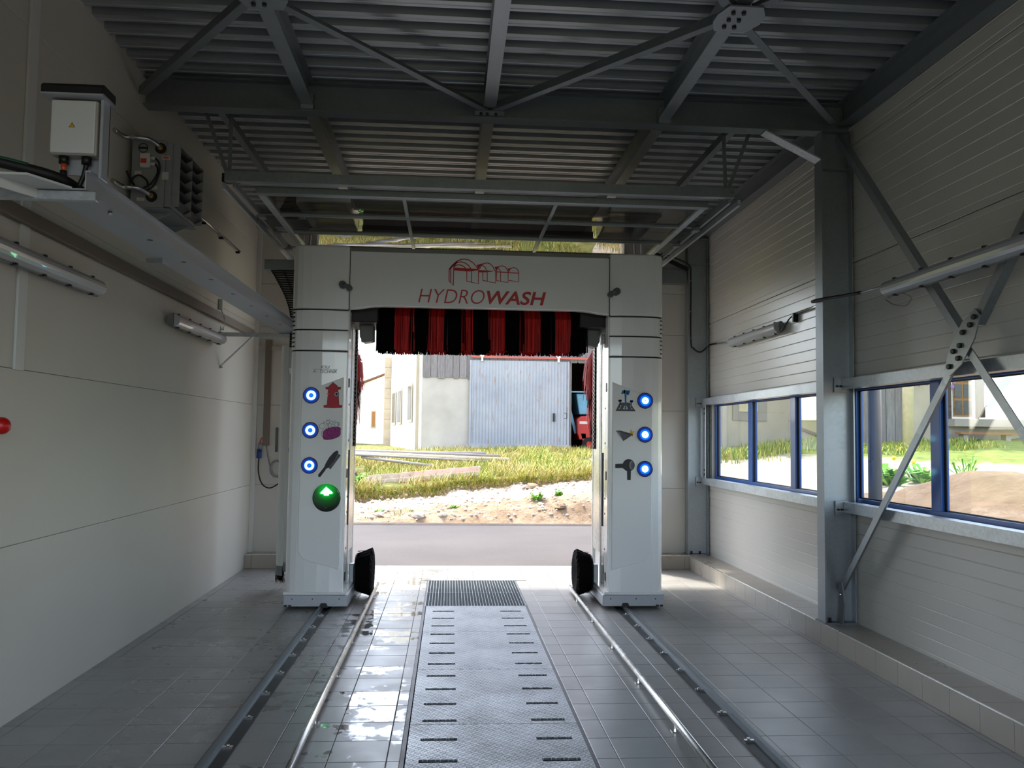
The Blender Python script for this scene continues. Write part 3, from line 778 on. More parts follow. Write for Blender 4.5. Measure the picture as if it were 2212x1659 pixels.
# ------------------------------------------------------------------ wash gantry
GX = 0.285
G = thing('wash_gantry', 'white roll-over car wash gantry with red and black brushes', 'car wash', (GX, 8.9, 0))
def gx_(s, w): return GX + s*w
def plan(s, inset=0.0, inner=1.28, outer=1.835, yb=9.5):
    pts = [(1.335+inset, 8.55), (inner+inset, 8.55), (inner+inset, 8.347), (1.40, 8.332), (1.52, 8.326), (1.64, 8.328), (1.72, 8.338), (1.775, 8.358), (1.81, 8.39), (1.828, 8.43), (outer-inset, 8.48), (outer-inset, yb), (1.335+inset, yb)]
    return [(gx_(s, w), y+inset) for w, y in pts]
def flat(mb, poly, y): return mb.add([(x, y, z) for x, z in poly], [tuple(range(len(poly)))])
def stroke(mb, path, w, y, closed=False):
    n = len(path); L = []; Rr = []
    for i in range(n):
        a = path[(i-1) % n] if (closed or i > 0) else path[i]; b = path[(i+1) % n] if (closed or i < n-1) else path[i]
        dx, dz = b[0]-a[0], b[1]-a[1]; l = math.hypot(dx, dz) or 1; nx, nz = -dz/l*w/2, dx/l*w/2
        L.append((path[i][0]+nx, y, path[i][1]+nz)); Rr.append((path[i][0]-nx, y, path[i][1]-nz))
    m_ = n if closed else n-1
    return mb.add(L+Rr, [(i, (i+1) % n, n+(i+1) % n, n+i) for i in range(m_)])
def circ(c, r, n=20): return [(c[0]+r*math.cos(2*math.pi*i/n), c[1]+r*math.sin(2*math.pi*i/n)) for i in range(n)]
YP = 8.3175    # face of the raised front plates
def tower(s):
    side = 'left' if s < 0 else 'right'
    core = MB().prism(plan(s, 0.018), 0.06, 3.48, 'z'); core.build('tower_core', 'dark_steel', G)
    low = MB().prism(plan(s), 0.155, 2.452, 'z').build('tower_panel', 'white_paint', G, 0.006, 2)
    tag(low, 'tall white lower panel of the %s tower' % side)
    for za, zb in ((2.465, 2.655), (2.668, 2.852)):
        b = MB().prism(plan(s), za, zb, 'z').build('vent_panel', 'white_paint', G, 0.005, 2)
        for k in range(4):
            zz = za + 0.035 + 0.042*k
            v = MB()
            for i in range(4):
                w0 = (1.79, 1.812, 1.826, 1.834)[i]; y0 = (8.366, 8.389, 8.424, 8.468)[i]
                v.v.append((gx_(s, w0), y0-0.004, zz-0.009)); v.v.append((gx_(s, w0+0.003), y0-0.004, zz+0.006))
            v.f = [(0, 2, 3, 1), (2, 4, 5, 3), (4, 6, 7, 5)]; v.mi = [0]*3; v.sm = [True]*3
            v.build('vent_slot', 'black_plastic', b)
    cap = plan(s)
    MB().prism(cap, 2.866, 3.49, 'z').build('tower_cap', 'white_paint', G, 0.02, 3)
    # raised front plate with the slanted top and bottom edge
    P = [(1.31, 0.372), (1.40, 0.40), (1.58, 0.445), (1.655, 0.475), (1.695, 0.54), (1.70, 0.62), (1.704, 1.96), (1.695, 2.02), (1.655, 2.065), (1.60, 2.09), (1.31, 2.205)]
    MB().prism([(gx_(s, w), z) for w, z in P], YP, 8.345, 'y').build('raised_plate', 'white_paint', G, 0.005, 3)
    # base skirt
    sk = [(1.222, 8.315), (1.822, 8.315), (1.822, 9.56), (1.222, 9.56)]
    MB().prism([(gx_(s, w), y) for w, y in sk], 0.028, 0.135, 'z').build('base_skirt', 'tray_steel', G, 0.004, 1)
    MB().prism([(gx_(s, w), y) for w, y in ((1.24, 8.33), (1.83, 8.33), (1.83, 9.53), (1.24, 9.53))], 0.135, 0.16, 'z').build('base_ledge', 'white_paint', G, 0.004, 1)
    # dark cut-outs of the skirt over the rail
    MB().prism([(gx_(s, w), z) for w, z in ((1.40, 0.02), (1.42, 0.062), (1.47, 0.062), (1.49, 0.02))], 8.309, 8.316, 'y').build('rail_cutout', 'black_plastic', G)
    for w in (1.76, 1.80):
        MB().box(*sorted((gx_(s, w-0.014), gx_(s, w+0.014))), 8.309, 8.316, 0.027, 0.045).build('skirt_notch', 'black_plastic', G)
    for w in (1.30, 1.55, 1.74):
        MB().cyl((gx_(s, w), 8.308, 0.10), (gx_(s, w), 8.316, 0.10), 0.006, 6).build('skirt_screw', 'dark_steel', G)
    # inner side: aluminium profiles, latches, chain guide
    xi = lambda w: gx_(s, w)
    def ib(w0, w1, y0, y1, z0, z1, mat, nm, bev=0.0): return MB().box(*sorted((xi(w0), xi(w1))), y0, y1, z0, z1).build(nm, mat, G, bev, 1)
    ib(1.274, 1.282, 8.38, 8.54, 0.16, 2.86, 'white_paint', 'inner_panel')
    ib(1.288, 1.338, 8.58, 8.66, 0.16, 2.90, 'aluminium', 'guide_profile', 0.003)
    ib(1.30, 1.338, 8.68, 8.86, 0.16, 2.90, 'aluminium', 'guide_profile', 0.003)
    ib(1.292, 1.338, 8.87, 8.91, 0.16, 2.90, 'white_paint', 'guide_profile', 0.003)
    ib(1.312, 1.338, 9.06, 9.44, 0.45, 2.90, 'aluminium', 'inner_panel')
    ib(1.308, 1.338, 9.45, 9.50, 0.16, 2.90, 'white_paint', 'guide_profile', 0.003)
    ib(1.32, 1.338, 8.92, 9.05, 0.16, 2.85, 'galvanised', 'inner_panel')
    ch = MB()
    zz = 1.55
    while zz < 2.88:
        ch.box(*sorted((xi(1.296), xi(1.314))), 9.30, 9.42, zz, zz+0.020); zz += 0.045
    ch.box(*sorted((xi(1.296), xi(1.314))), 9.30, 9.325, 1.53, 2.9); ch.box(*sorted((xi(1.296), xi(1.314))), 9.39, 9.42, 1.53, 2.9)
    tag(ch.build('chain_guide', 'black_plastic', G), kind='stuff')
    for z in (0.29, 1.28, 2.16):
        ib(1.268, 1.276, 8.44, 8.49, z-0.045, z+0.045, 'black_plastic', 'latch', 0.004)
    for z in (0.55, 0.9, 1.05, 1.6, 1.95):
        MB().cyl((xi(1.270), 8.52, z), (xi(1.276), 8.52, z), 0.010, 8).build('rivet', 'dark_steel', G)
    ib(1.285, 1.302, 8.76, 8.80, 0.75, 1.5, 'print_mid', 'slide_bar', 0.004)
    MB().cyl((xi(1.24), 8.56, 2.74), (xi(1.285), 8.56, 2.74), 0.03, 12).build('side_nozzle', 'grey_plastic', G)
    # outer knobs
    for z, r in ((1.62, 0.02), (1.50, 0.03)):
        MB().cyl((xi(1.833), 8.62, z), (xi(1.862), 8.62, z), r, 10).build('side_knob', 'black_plastic', G)
    # swivel nozzle on the front of the header joint
    nz = MB(); xa, xb = xi(1.338), xi(1.272)
    nz.cyl((xa, 8.34, 3.10), (xa, 8.27, 3.10), 0.036, 12)
    n1 = nz.build('spray_nozzle', 'print_mid', G)
    MB().cyl((xa, 8.285, 3.105), (xb, 8.265, 3.075), 0.019, 10).build('nozzle_arm', 'grey_plastic', n1)
    MB().cyl((xb, 8.29, 3.065), (xb, 8.235, 3.065), 0.03, 12).build('nozzle_tip', 'print_mid', n1)
tower(-1); tower(1)
# header between the towers
HP = [(-0.992, 2.878), (-0.92, 2.884), (-0.76, 2.908), (-0.65, 2.912), (1.22, 2.912), (1.33, 2.908), (1.49, 2.884), (1.562, 2.878), (1.562, 3.445), (-0.992, 3.445)]
MB().prism(HP, 8.365, 8.47, 'y').build('header_panel', 'white_paint', G, 0.005, 2)
MB().prism(HP, 9.42, 9.50, 'y').build('header_rear', 'white_paint', G, 0.005, 2)
MB().prism([(8.367, 3.445), (8.53, 3.445), (8.53, 3.50), (8.45, 3.50)], -0.992, 1.562, 'x').build('header_top', 'white_paint', G)
MB().prism([(9.36, 3.445), (9.50, 3.445), (9.50, 3.52), (9.36, 3.52)], -0.992, 1.562, 'x').build('header_top', 'print_light', G)
for x in (-0.995, 1.565): MB().box(x-0.003, x+0.003, 8.36, 8.37, 2.86, 3.46).build('header_joint', 'gasket', G)

# lettering and logo
def glyphs(body, shear=0.0, off=0.0):
    cu = bpy.data.curves.new('txt', 'FONT'); cu.body = body; cu.shear = shear; cu.offset = off; cu.size = 1.0; cu.resolution_u = 4
    ob = bpy.data.objects.new('txt', cu); COL.objects.link(ob); bpy.context.view_layer.update()
    me = bpy.data.meshes.new_from_object(ob.evaluated_get(bpy.context.evaluated_depsgraph_get()))
    vs = [(v.co.x, v.co.y) for v in me.vertices]; fs = [tuple(p.vertices) for p in me.polygons]
    bpy.data.objects.remove(ob); bpy.data.curves.remove(cu); bpy.data.meshes.remove(me)
    return vs, fs
def put_text(name, body, x0, x1, z0, z1, y, mat, parent, shear=0.0, off=0.0):
    vs, fs = glyphs(body, shear, off)
    ax, bx = min(v[0] for v in vs), max(v[0] for v in vs); az, bz = min(v[1] for v in vs), max(v[1] for v in vs)
    mb = MB().add([(x0+(v[0]-ax)/(bx-ax)*(x1-x0), y, z0+(v[1]-az)/(bz-az)*(z1-z0)) for v in vs], fs)
    return mb.build(name, mat, parent)
YH = 8.3625
tag(put_text('lettering', 'HYDRO', -0.327, 0.322, 2.953, 3.092, YH, 'red_print', G, 0.22, -0.012), 'thin red slanted lettering', kind='stuff')
tag(put_text('lettering', 'WASH', 0.342, 0.93, 2.953, 3.088, YH, 'red_print', G, 0.22, 0.022), 'bold red slanted lettering', kind='stuff')
def HA(zx, zy):
    px, py = 880+zx/6.506, 540+zy/6.506
    return (-4.493716+0.004562*px+0.000066*py, 5.850588+0.000119*px-0.0046*py)
lg = MB()
def hs(w, *pts): stroke(lg, [HA(*p) for p in pts], w*0.0007, YH)
def hf(*pts): flat(lg, [HA(*p) for p in pts], YH-0.0003)
hs(13, (585,270),(640,205),(700,155),(750,132),(800,127),(860,140),(920,180),(965,230),(992,278))
hs(13, (640,240),(690,180),(745,166),(800,178),(850,210),(890,262)); hs(13, (650,240),(680,215),(720,208),(770,220),(815,255))
hs(22, (590,268),(640,212),(700,160)); hf((640,245),(990,268),(990,285),(900,300),(830,300),(650,288))
hs(13, (585,265),(583,437),(643,500),(647,250)); hs(11, (607,258),(605,458))
hs(12, (832,298),(832,438),(995,475),(995,278)); hs(11, (897,295),(897,452))
hf((972,212),(1060,184),(1020,230),(1002,265),(990,265)); hs(12, (1008,272),(1040,215),(1080,188),(1115,181),(1160,195),(1200,235),(1230,295))
hs(11, (1050,215),(1090,245),(1112,288)); hf((1003,283),(1230,296),(1110,312),(1003,316)); hs(12, (1057,305),(1057,427),(1236,464),(1238,290)); hs(11, (1118,300),(1118,440))
hs(11, (1243,298),(1265,250),(1300,226),(1330,220),(1375,240),(1400,275),(1412,305)); hf((1222,238),(1290,228),(1243,290)); hs(10, (1268,255),(1295,275),(1306,308))
hs(14, (1240,306),(1412,316)); hs(11, (1250,312),(1250,430),(1412,458),(1413,300)); hs(10, (1306,310),(1306,440))
hs(11, (1420,308),(1440,268),(1470,250),(1500,246),(1535,262),(1560,300)); hf((1405,264),(1460,250),(1420,302)); hs(11, (1418,318),(1562,325)); hs(11, (1561,298),(1562,450),(1422,426))
tag(lg.build('logo', 'red_print', G), 'red line logo of arched wash bays', kind='stuff')

def LA(zx, zy, oy=760):
    px, py = 640+zx/9.214, oy+zy/9.214
    return (-4.357184+0.004364*px+0.000114*py, 5.759617+0.000058*px-0.004416*py)
def RA(zx, zy):
    px, py = 1310+zx/7.214, 820+zy/7.214
    return (-4.51228+0.0046*px+0.00002*py, 5.868862+0.00006*px-0.004536*py)
YS = YP - 0.0012
a, b = LA(485, 328), LA(662, 268); tag(put_text('lettering', 'KSU', a[0], b[0], a[1], b[1], 8.3235, 'print_grey', G, 0.25, 0.004), 'small grey maker lettering', kind='stuff')
a, b = LA(322, 416), LA(812, 360); tag(put_text('lettering', 'A - TECHNIK', a[0], b[0], a[1], b[1], 8.3235, 'print_grey', G, 0.25, 0.004), 'small grey maker lettering', kind='stuff')
stroke(MB(), [LA(325, 340), LA(820, 346)], 0.0025, 8.3235).build('letter_rule', 'rail_red', G)

def lamp(c, left):
    x, z = c
    rim = MB().cyl((x, YP+0.01, z), (x, YP-0.014, z), 0.079, 28).build('indicator_lamp', 'led_rim', G, 0.005, 2)
    y = YP-0.0148
    MB().ring(c, 0.052, 0.072, y, 32).build('glow_ring', 'led_glow', rim)
    if left:
        MB().ring(c, 0.044, 0.052, y, 32).build('glow_ring', 'led_mid', rim)
        MB().ring(c, 0.023, 0.044, y, 32).build('light_ring', 'led_white', rim)
        flat(MB(), circ(c, 0.023), y).build('light_core', 'led_mid', rim)
    else:
        MB().ring(c, 0.033, 0.052, y, 32).build('glow_ring', 'led_mid', rim)
        MB().ring(c, 0.006, 0.033, y, 32).build('light_ring', 'led_core', rim)
        flat(MB(), circ(c, 0.006, 10), y).build('light_core', 'print_light', rim)
for zc in (2.026, 1.692, 1.357):
    lamp((-1.326, zc), True); lamp((1.916, zc), False)
# green arrow signal
sc_ = (-1.157, 1.052)
sg = MB().cyl((sc_[0], YP+0.01, sc_[1]), (sc_[0], YP-0.02, sc_[1]), 0.133, 36).build('arrow_signal', 'signal_lens', G, 0.012, 3)
def SA(zx, zy): return LA(zx, zy, 940)
yy = YP-0.0205
flat(MB(), [SA(600,1010), SA(745,1140), SA(735,1175), SA(665,1185), SA(655,1215), SA(545,1215), SA(535,1185), SA(470,1175), SA(462,1140)], yy).build('arrow_glow', 'signal_glow', sg)
flat(MB(), [SA(600,1030), SA(722,1140), SA(712,1160), SA(655,1163), SA(645,1195), SA(558,1195), SA(550,1163), SA(495,1160), SA(488,1145)], yy-0.0006).build('arrow', 'arrow_light', sg)
for k in range(5):
    stroke(MB(), [SA(500+k*22, 1360+k*22), SA(590, 1465-k*8), SA(700-k*22, 1360+k*22)], 0.0012, yy).build('unlit_arrow', 'print_mid', sg)
# pictograms
k = 0.0008
pic = MB()
hyd = [(733,605),(770,640),(805,665),(828,700),(888,705),(880,745),(835,750),(830,790),(848,830),(840,880),(850,1050),(860,1062),(912,1068),(906,1112),(730,1120),(545,1110),(542,1070),(600,1062),(612,1050),(625,880),(612,840),(632,790),(636,750),(585,742),(582,708),(640,700),(665,670),(700,640)]
pic.slot(0); flat(pic, [LA(*p) for p in hyd], YS); pic.slot(1); stroke(pic, [LA(*p) for p in hyd], 0.004, YS-k, True)
flat(pic, circ(LA(800,845), 0.022), YS-2*k); pic.slot(2); stroke(pic, circ(LA(800,845), 0.016), 0.006, YS-3*k, True); stroke(pic, [LA(615,795), LA(628,830), LA(618,885)], 0.006, YS-3*k)
tag(pic.build('pictogram', ['hydrant_red', 'print_dark', 'print_white'], G), 'red hydrant picture')
pic = MB()
sp = [(530,1600),(560,1560),(640,1520),(740,1500),(840,1500),(878,1520),(880,1640),(860,1680),(800,1715),(700,1745),(610,1756),(545,1745),(525,1690)]
pic.slot(0); flat(pic, [LA(*p) for p in sp], YS); pic.slot(1); stroke(pic, [LA(*p) for p in sp], 0.003, YS-k, True)
for x, y, r in ((515,1483,55),(625,1415,34),(628,1450,22),(700,1412,30),(765,1398,22),(720,1475,28),(803,1445,42),(840,1440,28),(620,1530,34),(655,1500,20),(555,1410,16),(612,1366,8),(656,1362,9),(880,1535,20)):
    stroke(pic, circ(LA(x, y), r*0.000478, 18), 0.0028, YS-2*k, True)
stroke(pic, [LA(540,1545), LA(500,1600), LA(495,1650), LA(520,1700)], 0.003, YS-k)
tag(pic.build('pictogram', ['sponge_purple', 'print_dark'], G), 'purple sponge and bubbles picture')
pic = MB()
pic.slot(0); flat(pic, [SA(*p) for p in ((800,310),(838,330),(830,370),(760,500),(640,650),(560,690),(548,650),(580,570),(650,450),(740,350))], YS)
flat(pic, [SA(*p) for p in ((548,645),(585,690),(480,830),(448,836),(430,815),(440,780))], YS)
pic.slot(1); flat(pic, [SA(*p) for p in ((835,368),(884,410),(680,685),(632,650),(760,500))], YS-k)
tag(pic.build('pictogram', ['print_dark', 'print_mid'], G), 'dark brush picture')
pic = MB()
pic.slot(1); flat(pic, [RA(*p) for p in ((210,362),(362,362),(450,480),(452,495),(145,490),(150,476))], YS)
pic.slot(3); flat(pic, [RA(*p) for p in ((262,450),(290,400),(310,400),(332,450),(332,460),(262,462))], YS-k)
flat(pic, [RA(*p) for p in ((196,440),(226,395),(232,400),(212,455),(196,455))], YS-k); flat(pic, [RA(*p) for p in ((372,400),(380,395),(404,450),(404,465),(388,460))], YS-k)
pic.slot(2); stroke(pic, [RA(*p) for p in ((210,362),(362,362),(452,485),(145,485))], 0.003, YS-k, True)
pic.slot(0); flat(pic, [RA(*p) for p in ((283,235),(315,235),(308,430),(318,445),(298,460),(276,448),(290,430))], YS-2*k)
for x, y, r in ((268,190,26),(300,200,34),(345,190,24),(245,212,14),(335,222,22),(285,172,14)): flat(pic, circ(RA(x, y), r*0.00063), YS-2*k)
for x, y in ((212,335),(390,345)):
    flat(pic, circ(RA(x, y), 0.014), YS-2*k); flat(pic, circ(RA(x-12, y-8), 0.009), YS-2*k); flat(pic, circ(RA(x+14, y-8), 0.010), YS-2*k)
pic.slot(2); stroke(pic, [RA(214,350), RA(205,445)], 0.008, YS-2*k); stroke(pic, [RA(386,360), RA(394,450)], 0.008, YS-2*k)
tag(pic.build('pictogram', ['print_blue', 'print_mid', 'print_dark', 'print_white'], G), 'blue underbody spray picture')
pic = MB()
pic.slot(2); flat(pic, [RA(*p) for p in ((382,768),(398,805),(438,808),(412,840),(418,905),(385,860),(350,850),(372,815))], YS)
pic.slot(1); flat(pic, [RA(*p) for p in ((148,798),(218,798),(425,855),(265,958))], YS-k)
pic.slot(0); flat(pic, [RA(*p) for p in ((148,798),(218,796),(425,853),(345,858))], YS-2*k)
pic.slot(3); flat(pic, [RA(*p) for p in ((152,806),(215,830),(262,955))], YS-2*k)
stroke(pic, [RA(148,798), RA(425,855), RA(265,958)], 0.003, YS-3*k, True)
pic.slot(0); stroke(pic, [RA(215,830), RA(265,955), RA(345,858)], 0.003, YS-3*k)
tag(pic.build('pictogram', ['print_dark', 'print_mid', 'warning_yellow', 'print_light'], G), 'grey diamond and star picture')
pic = MB()
pic.slot(0); flat(pic, circ(RA(348,1335), 0.060, 26), YS); flat(pic, [RA(*p) for p in ((140,1315),(262,1308),(300,1270),(300,1410),(250,1378),(140,1380))], YS-k)
flat(pic, [RA(*p) for p in ((322,1410),(384,1410),(380,1565),(325,1565))], YS-k)
pic.slot(1); flat(pic, [(RA(392,1335)[0]+0.022*math.cos(t_), RA(392,1335)[1]+0.042*math.sin(t_)) for t_ in (2*math.pi*i/18 for i in range(18))], YS-2*k)
pic.slot(2); flat(pic, [(RA(402,1338)[0]+0.015*math.cos(t_), RA(402,1338)[1]+0.034*math.sin(t_)) for t_ in (2*math.pi*i/18 for i in range(18))], YS-3*k)
tag(pic.build('pictogram', ['print_dark', 'print_light', 'print_mid'], G), 'black blow dryer picture')

# horizontal top brush: hanging felt strips in black and red bands
tb = MB().cyl((-0.80, 8.98, 2.92), (1.43, 8.98, 2.92), 0.06, 14).build('top_brush', 'dark_steel', G)
MB().box(-0.745, 1.375, 8.90, 9.06, 2.55, 2.97).build('brush_core', 'bristle_black', tb)
bx = lambda zx: -0.762 + (800+zx/4.608-815)*0.004837
edges = [68, 245, 422, 575, 750, 905, 1000, 1165, 1330, 1490, 1660, 1815, 1985, 2130]
strips = {i: MB() for i in range(13)}
xs0, xs1 = bx(68), bx(2130)
def band_of(x):
    for i in range(13):
        if x < bx(edges[i+1]): return i
    return 12
for layer, (yo, yi, zt, n) in enumerate(((8.74, 8.86, 3.00, 220), (8.78, 8.88, 3.00, 240), (8.83, 8.90, 2.99, 240), (8.88, 8.92, 2.99, 200), (9.08, 9.04, 3.0, 200), (9.16, 9.08, 3.0, 180))):
    for kx in range(n):
        x = xs0 + (xs1-xs0)*(kx+U(0, 1))/n; i = band_of(x + random.gauss(0, 0.014))
        w = U(0.010, 0.016); zb = 2.512 + (x-xs0)*0.008 + (U(-0.006, 0.012) if layer == 0 else U(-0.006, 0.006)); dx = random.gauss(0, 0.006)
        if layer == 0 and R() < 0.35: zb += U(0.02, 0.26)
        y1 = yo + U(-0.02, 0.02); tw = U(-0.004, 0.004)
        ps = [(x, yi, zt), (x+dx*0.3, y1+0.02, zt-0.13), (x+dx, y1, zb)]
        L = []
        for (px, py, pz) in ps: L += [(px-w/2, py-tw, pz), (px+w/2, py+tw, pz)]
        strips[i].add(L, [(0, 1, 3, 2), (2, 3, 5, 4)])
for i in range(13):
    tag(strips[i].build('bristle_band', 'bristle_black' if i % 2 == 0 else 'red_bristle', tb), kind='stuff')
for s, x0 in ((-1, -0.80), (1, 1.42)):
    arm = MB().prism([(x0-0.005*s+0.0, 2.62), (x0+0.10*s, 2.60), (x0+0.14*s, 2.66), (x0+0.15*s, 2.86), (x0+0.05*s, 2.93), (x0+0.0, 2.90)], 8.86, 9.04, 'y').build('brush_arm', 'grey_plastic', G, 0.01, 2)
    MB().cyl((x0+0.02*s, 8.95, 2.66), (x0+0.13*s, 8.95, 2.66), 0.05, 14).build('motor', 'steel_tube', arm)
    MB().cyl((x0-0.01*s, 8.90, 2.625), (x0+0.10*s, 8.90, 2.625), 0.014, 8).build('arm_bolt', 'dark_steel', arm)
for s in (-1, 1):
    MB().box(*sorted((gx_(s, 1.02), gx_(s, 1.33))), 8.60, 9.30, 2.78, 3.10).build('lift_carriage', 'dark_steel', G, 0.01, 1)
# vertical side brushes behind the towers
def side_brush(s):
    w0 = 1.50; x0 = gx_(s, w0); y0 = 9.92
    sb = MB().cyl((x0, y0, 0.30), (x0, y0, 2.72), 0.045, 12).build('side_brush', 'dark_steel', G)
    bands = [(2.66, 2.44, 'red_bristle', 0.25), (2.44, 2.30, 'bristle_black', 0.21), (2.30, 2.12, 'red_bristle', 0.20), (2.12, 1.95, 'bristle_black', 0.16), (1.95, 1.7, 'red_bristle', 0.13), (1.7, 0.45, 'bristle_black', 0.12)]
    for za, zb, mat, rad in bands:
        mb = MB(); n = int(420*(za-zb)/0.2) if za > 1.8 else 300
        for _ in range(n):
            a = U(0, 2*math.pi); z = U(zb, za); r = rad*U(0.75, 1.0); dr = U(0.22, 0.40); w = U(0.008, 0.012)
            c, sn = math.cos(a), math.sin(a); tx, ty = -sn*w/2, c*w/2
            pts = [(0.04, 0.0), (r*0.6, 0.03), (r*0.92, -dr*0.3), (r, -dr)]
            L = []
            for rr, dz in pts: L += [(x0+c*rr+tx, y0+sn*rr+ty, z+dz), (x0+c*rr-tx, y0+sn*rr-ty, z+dz)]
            mb.add(L, [(0, 1, 3, 2), (2, 3, 5, 4), (4, 5, 7, 6)])
        tag(mb.build('bristle_band', mat, sb), kind='stuff')
side_brush(-1); side_brush(1)
# wheel brushes
def wheel_brush(s):
    yc, zc = 9.0, 0.245; xa = gx_(s, 1.208); xb = gx_(s, 1.06)
    n = 72; mb = MB(); vs = []
    prof = [(xa, 0.185), (xa+(xb-xa)*0.3, 0.20), (xb, 0.238), (xb-(xa-xb)*0.12, 0.20), (xb+(xa-xb)*0.1, 0.05)]
    for j, (x, r) in enumerate(prof):
        for i in range(n):
            t_ = 2*math.pi*i/n; k2 = 1+0.03*math.sin(i*2.1)+random.gauss(0, 0.018 if j in (2, 3) else 0.003)
            vs.append((x + (random.gauss(0, 0.006) if j == 2 else 0), yc+r*k2*math.cos(t_), zc+r*k2*math.sin(t_)))
    fs = [(j*n+i, j*n+(i+1) % n, (j+1)*n+(i+1) % n, (j+1)*n+i) for j in range(4) for i in range(n)]
    fs.append(tuple(4*n+i for i in range(n)))
    mb.add(vs, fs); wb = mb.build('wheel_brush', 'bristle_black', G)
    tf = MB()
    for _ in range(420):
        t_ = U(0, 2*math.pi); r0 = U(0.19, 0.215); r1 = r0*U(1.05, 1.14); x0_ = U(0.0, 0.6); xx0 = xa+(xb-xa)*x0_; xx1 = xb-(xa-xb)*U(-0.05, 0.12); d_ = 0.006
        c, sn = math.cos(t_), math.sin(t_)
        tf.add([(xx0, yc+r0*c-sn*d_, zc+r0*sn+c*d_), (xx0, yc+r0*c+sn*d_, zc+r0*sn-c*d_), (xx1, yc+r1*c, max(0.004, zc+r1*sn))], [(0, 1, 2)])
    tag(tf.build('bristle_tufts', 'bristle_black', wb), kind='stuff')
    MB().cyl((xa, yc, zc), (xa+0.014*s, yc, zc), 0.19, 32).build('backing_disc', 'black_plastic', wb, 0.004, 1)
    MB().cyl((xa+0.012*s, yc, zc), (gx_(s, 1.29), yc, zc), 0.018, 10).build('axle', 'steel_tube', wb)
    MB().box(*sorted((gx_(s, 1.235), gx_(s, 1.285))), yc-0.07, yc+0.05, zc-0.12, zc+0.09).build('drive_block', 'galvanised', wb, 0.006, 1)
    for dz in (-0.09, -0.03, 0.05):
        MB().cyl((gx_(s, 1.21), yc-0.05, zc+dz), (gx_(s, 1.24), yc-0.05, zc+dz), 0.016, 8).build('drive_bolt', 'dark_steel', wb)
wheel_brush(-1); wheel_brush(1)
# splash guard beside the left tower
arc = [(-1.735-0.10*math.sin(t_)*0.9 - 0.0, 9.42-0.14*math.cos(t_)) for t_ in (math.pi*i/12 for i in range(13))]
inn = [(x+0.006, y) for x, y in arc][::-1]
gd = MB().prism(arc+inn, 0.16, 2.60, 'z').build('splash_guard', 'white_plastic', G)
MB().prism([(x-0.008*(1 if i < 99 else 0), y) for i, (x, y) in enumerate(arc)] + inn, 0.16, 0.26, 'z').build('guard_foot', 'grey_plastic', gd)
tf = MB()
for _ in range(60):
    x, y = random.choice(arc); x += U(0, 0.07); zt_ = 0.17
    tf.add([(x-0.004, y, zt_), (x+0.004, y, zt_), (x+U(-0.02, 0.02), y+U(-0.02, 0.02), U(0.04, 0.08))], [(0, 1, 2)])
tag(tf.build('guard_bristles', 'bristle_black', gd), kind='stuff')
MB().box(-1.75, -1.55, 9.36, 9.44, 2.3, 2.36).build('guard_arm', 'aluminium', G)
# cable chain and its bracket on the rear left of the gantry
MB().box(-2.02, -1.55, 9.30, 9.56, 3.42, 3.53).build('chain_bracket', 'galvanised', G, 0.004, 1)
ch = MB()
for i in range(34):
    t_ = i/33; z = 3.42 - 0.82*t_; x = -1.83 + 0.16*math.sin(min(1, t_*1.6)*math.pi/2) ; hw = 0.13 - 0.06*min(1, t_*1.6)
    ch.box(x-hw, x-hw+0.012, 9.36, 9.50, z-0.011, z+0.011); ch.box(x+hw-0.012, x+hw, 9.36, 9.50, z-0.011, z+0.011)
    ch.box(x-hw, x+hw, 9.36, 9.375, z-0.010, z+0.009); ch.box(x-0.006, x+0.006, 9.36, 9.5, z-0.011, z+0.011)
tag(ch.build('cable_chain', 'black_plastic', G), kind='stuff')
# ------------------------------------------------------------------ sectional door parked under the roof
DZ = 3.70
door = struct('door_1', MB().box(-1.66, 2.22, 7.22, 7.30, DZ-0.03, DZ+0.03), 'galvanised', 'raised sectional door with clear panes parked under the roof', 0.006)
secs = [7.30, 8.00, 8.70, 9.40, 10.10]
for yy in secs[1:]:
    MB().box(-1.61, 2.17, yy-0.022, yy+0.022, DZ-0.022, DZ+0.022).build('section_rail', 'galvanised', door, 0.004, 1)
for x0, x1 in ((-1.66, -1.60), (2.16, 2.22)):
    for a, b in zip(secs[:-1], secs[1:]):
        MB().box(x0, x1, a+0.004, b-0.004, DZ-0.025, DZ+0.025).build('stile', 'galvanised_bright', door, 0.004, 1)
for xm in (-0.425, 0.895):
    for a, b in zip(secs[:-1], secs[1:]):
        MB().box(xm-0.016, xm+0.016, a+0.02, b-0.02, DZ-0.02, DZ+0.02).build('mullion', 'galvanised', door, 0.003, 1)
xe = [-1.60, -0.441, -0.409, 0.879, 0.911, 2.16]
for a, b in zip(secs[:-1], secs[1:]):
    for k in (0, 2, 4):
        MB().box(xe[k], xe[k+1], a+0.02, b-0.02, DZ-0.003, DZ+0.003).build('pane', 'door_acrylic', door)
for s, xt in ((-1, -1.78), (1, 2.34)):
    for yy in secs[1:]:
        h = MB().box(xt-0.045 if s > 0 else xt-0.02, xt+0.02 if s > 0 else xt+0.045, yy-0.05, yy+0.05, DZ-0.05, DZ-0.02)
        h.cyl((xt-s*0.12, yy, DZ-0.01), (xt, yy, DZ-0.01), 0.008, 8); h.cyl((xt-0.01, yy, DZ-0.01), (xt+0.012, yy, DZ-0.01), 0.026, 12)
        tag(h.build('roller_hinge', 'galvanised', door), kind='stuff')
t = thing('door_cross_bar', 'galvanised channel bar across the hall at the end of the door tracks', 'bar', (0.28, 7.05, 3.71))
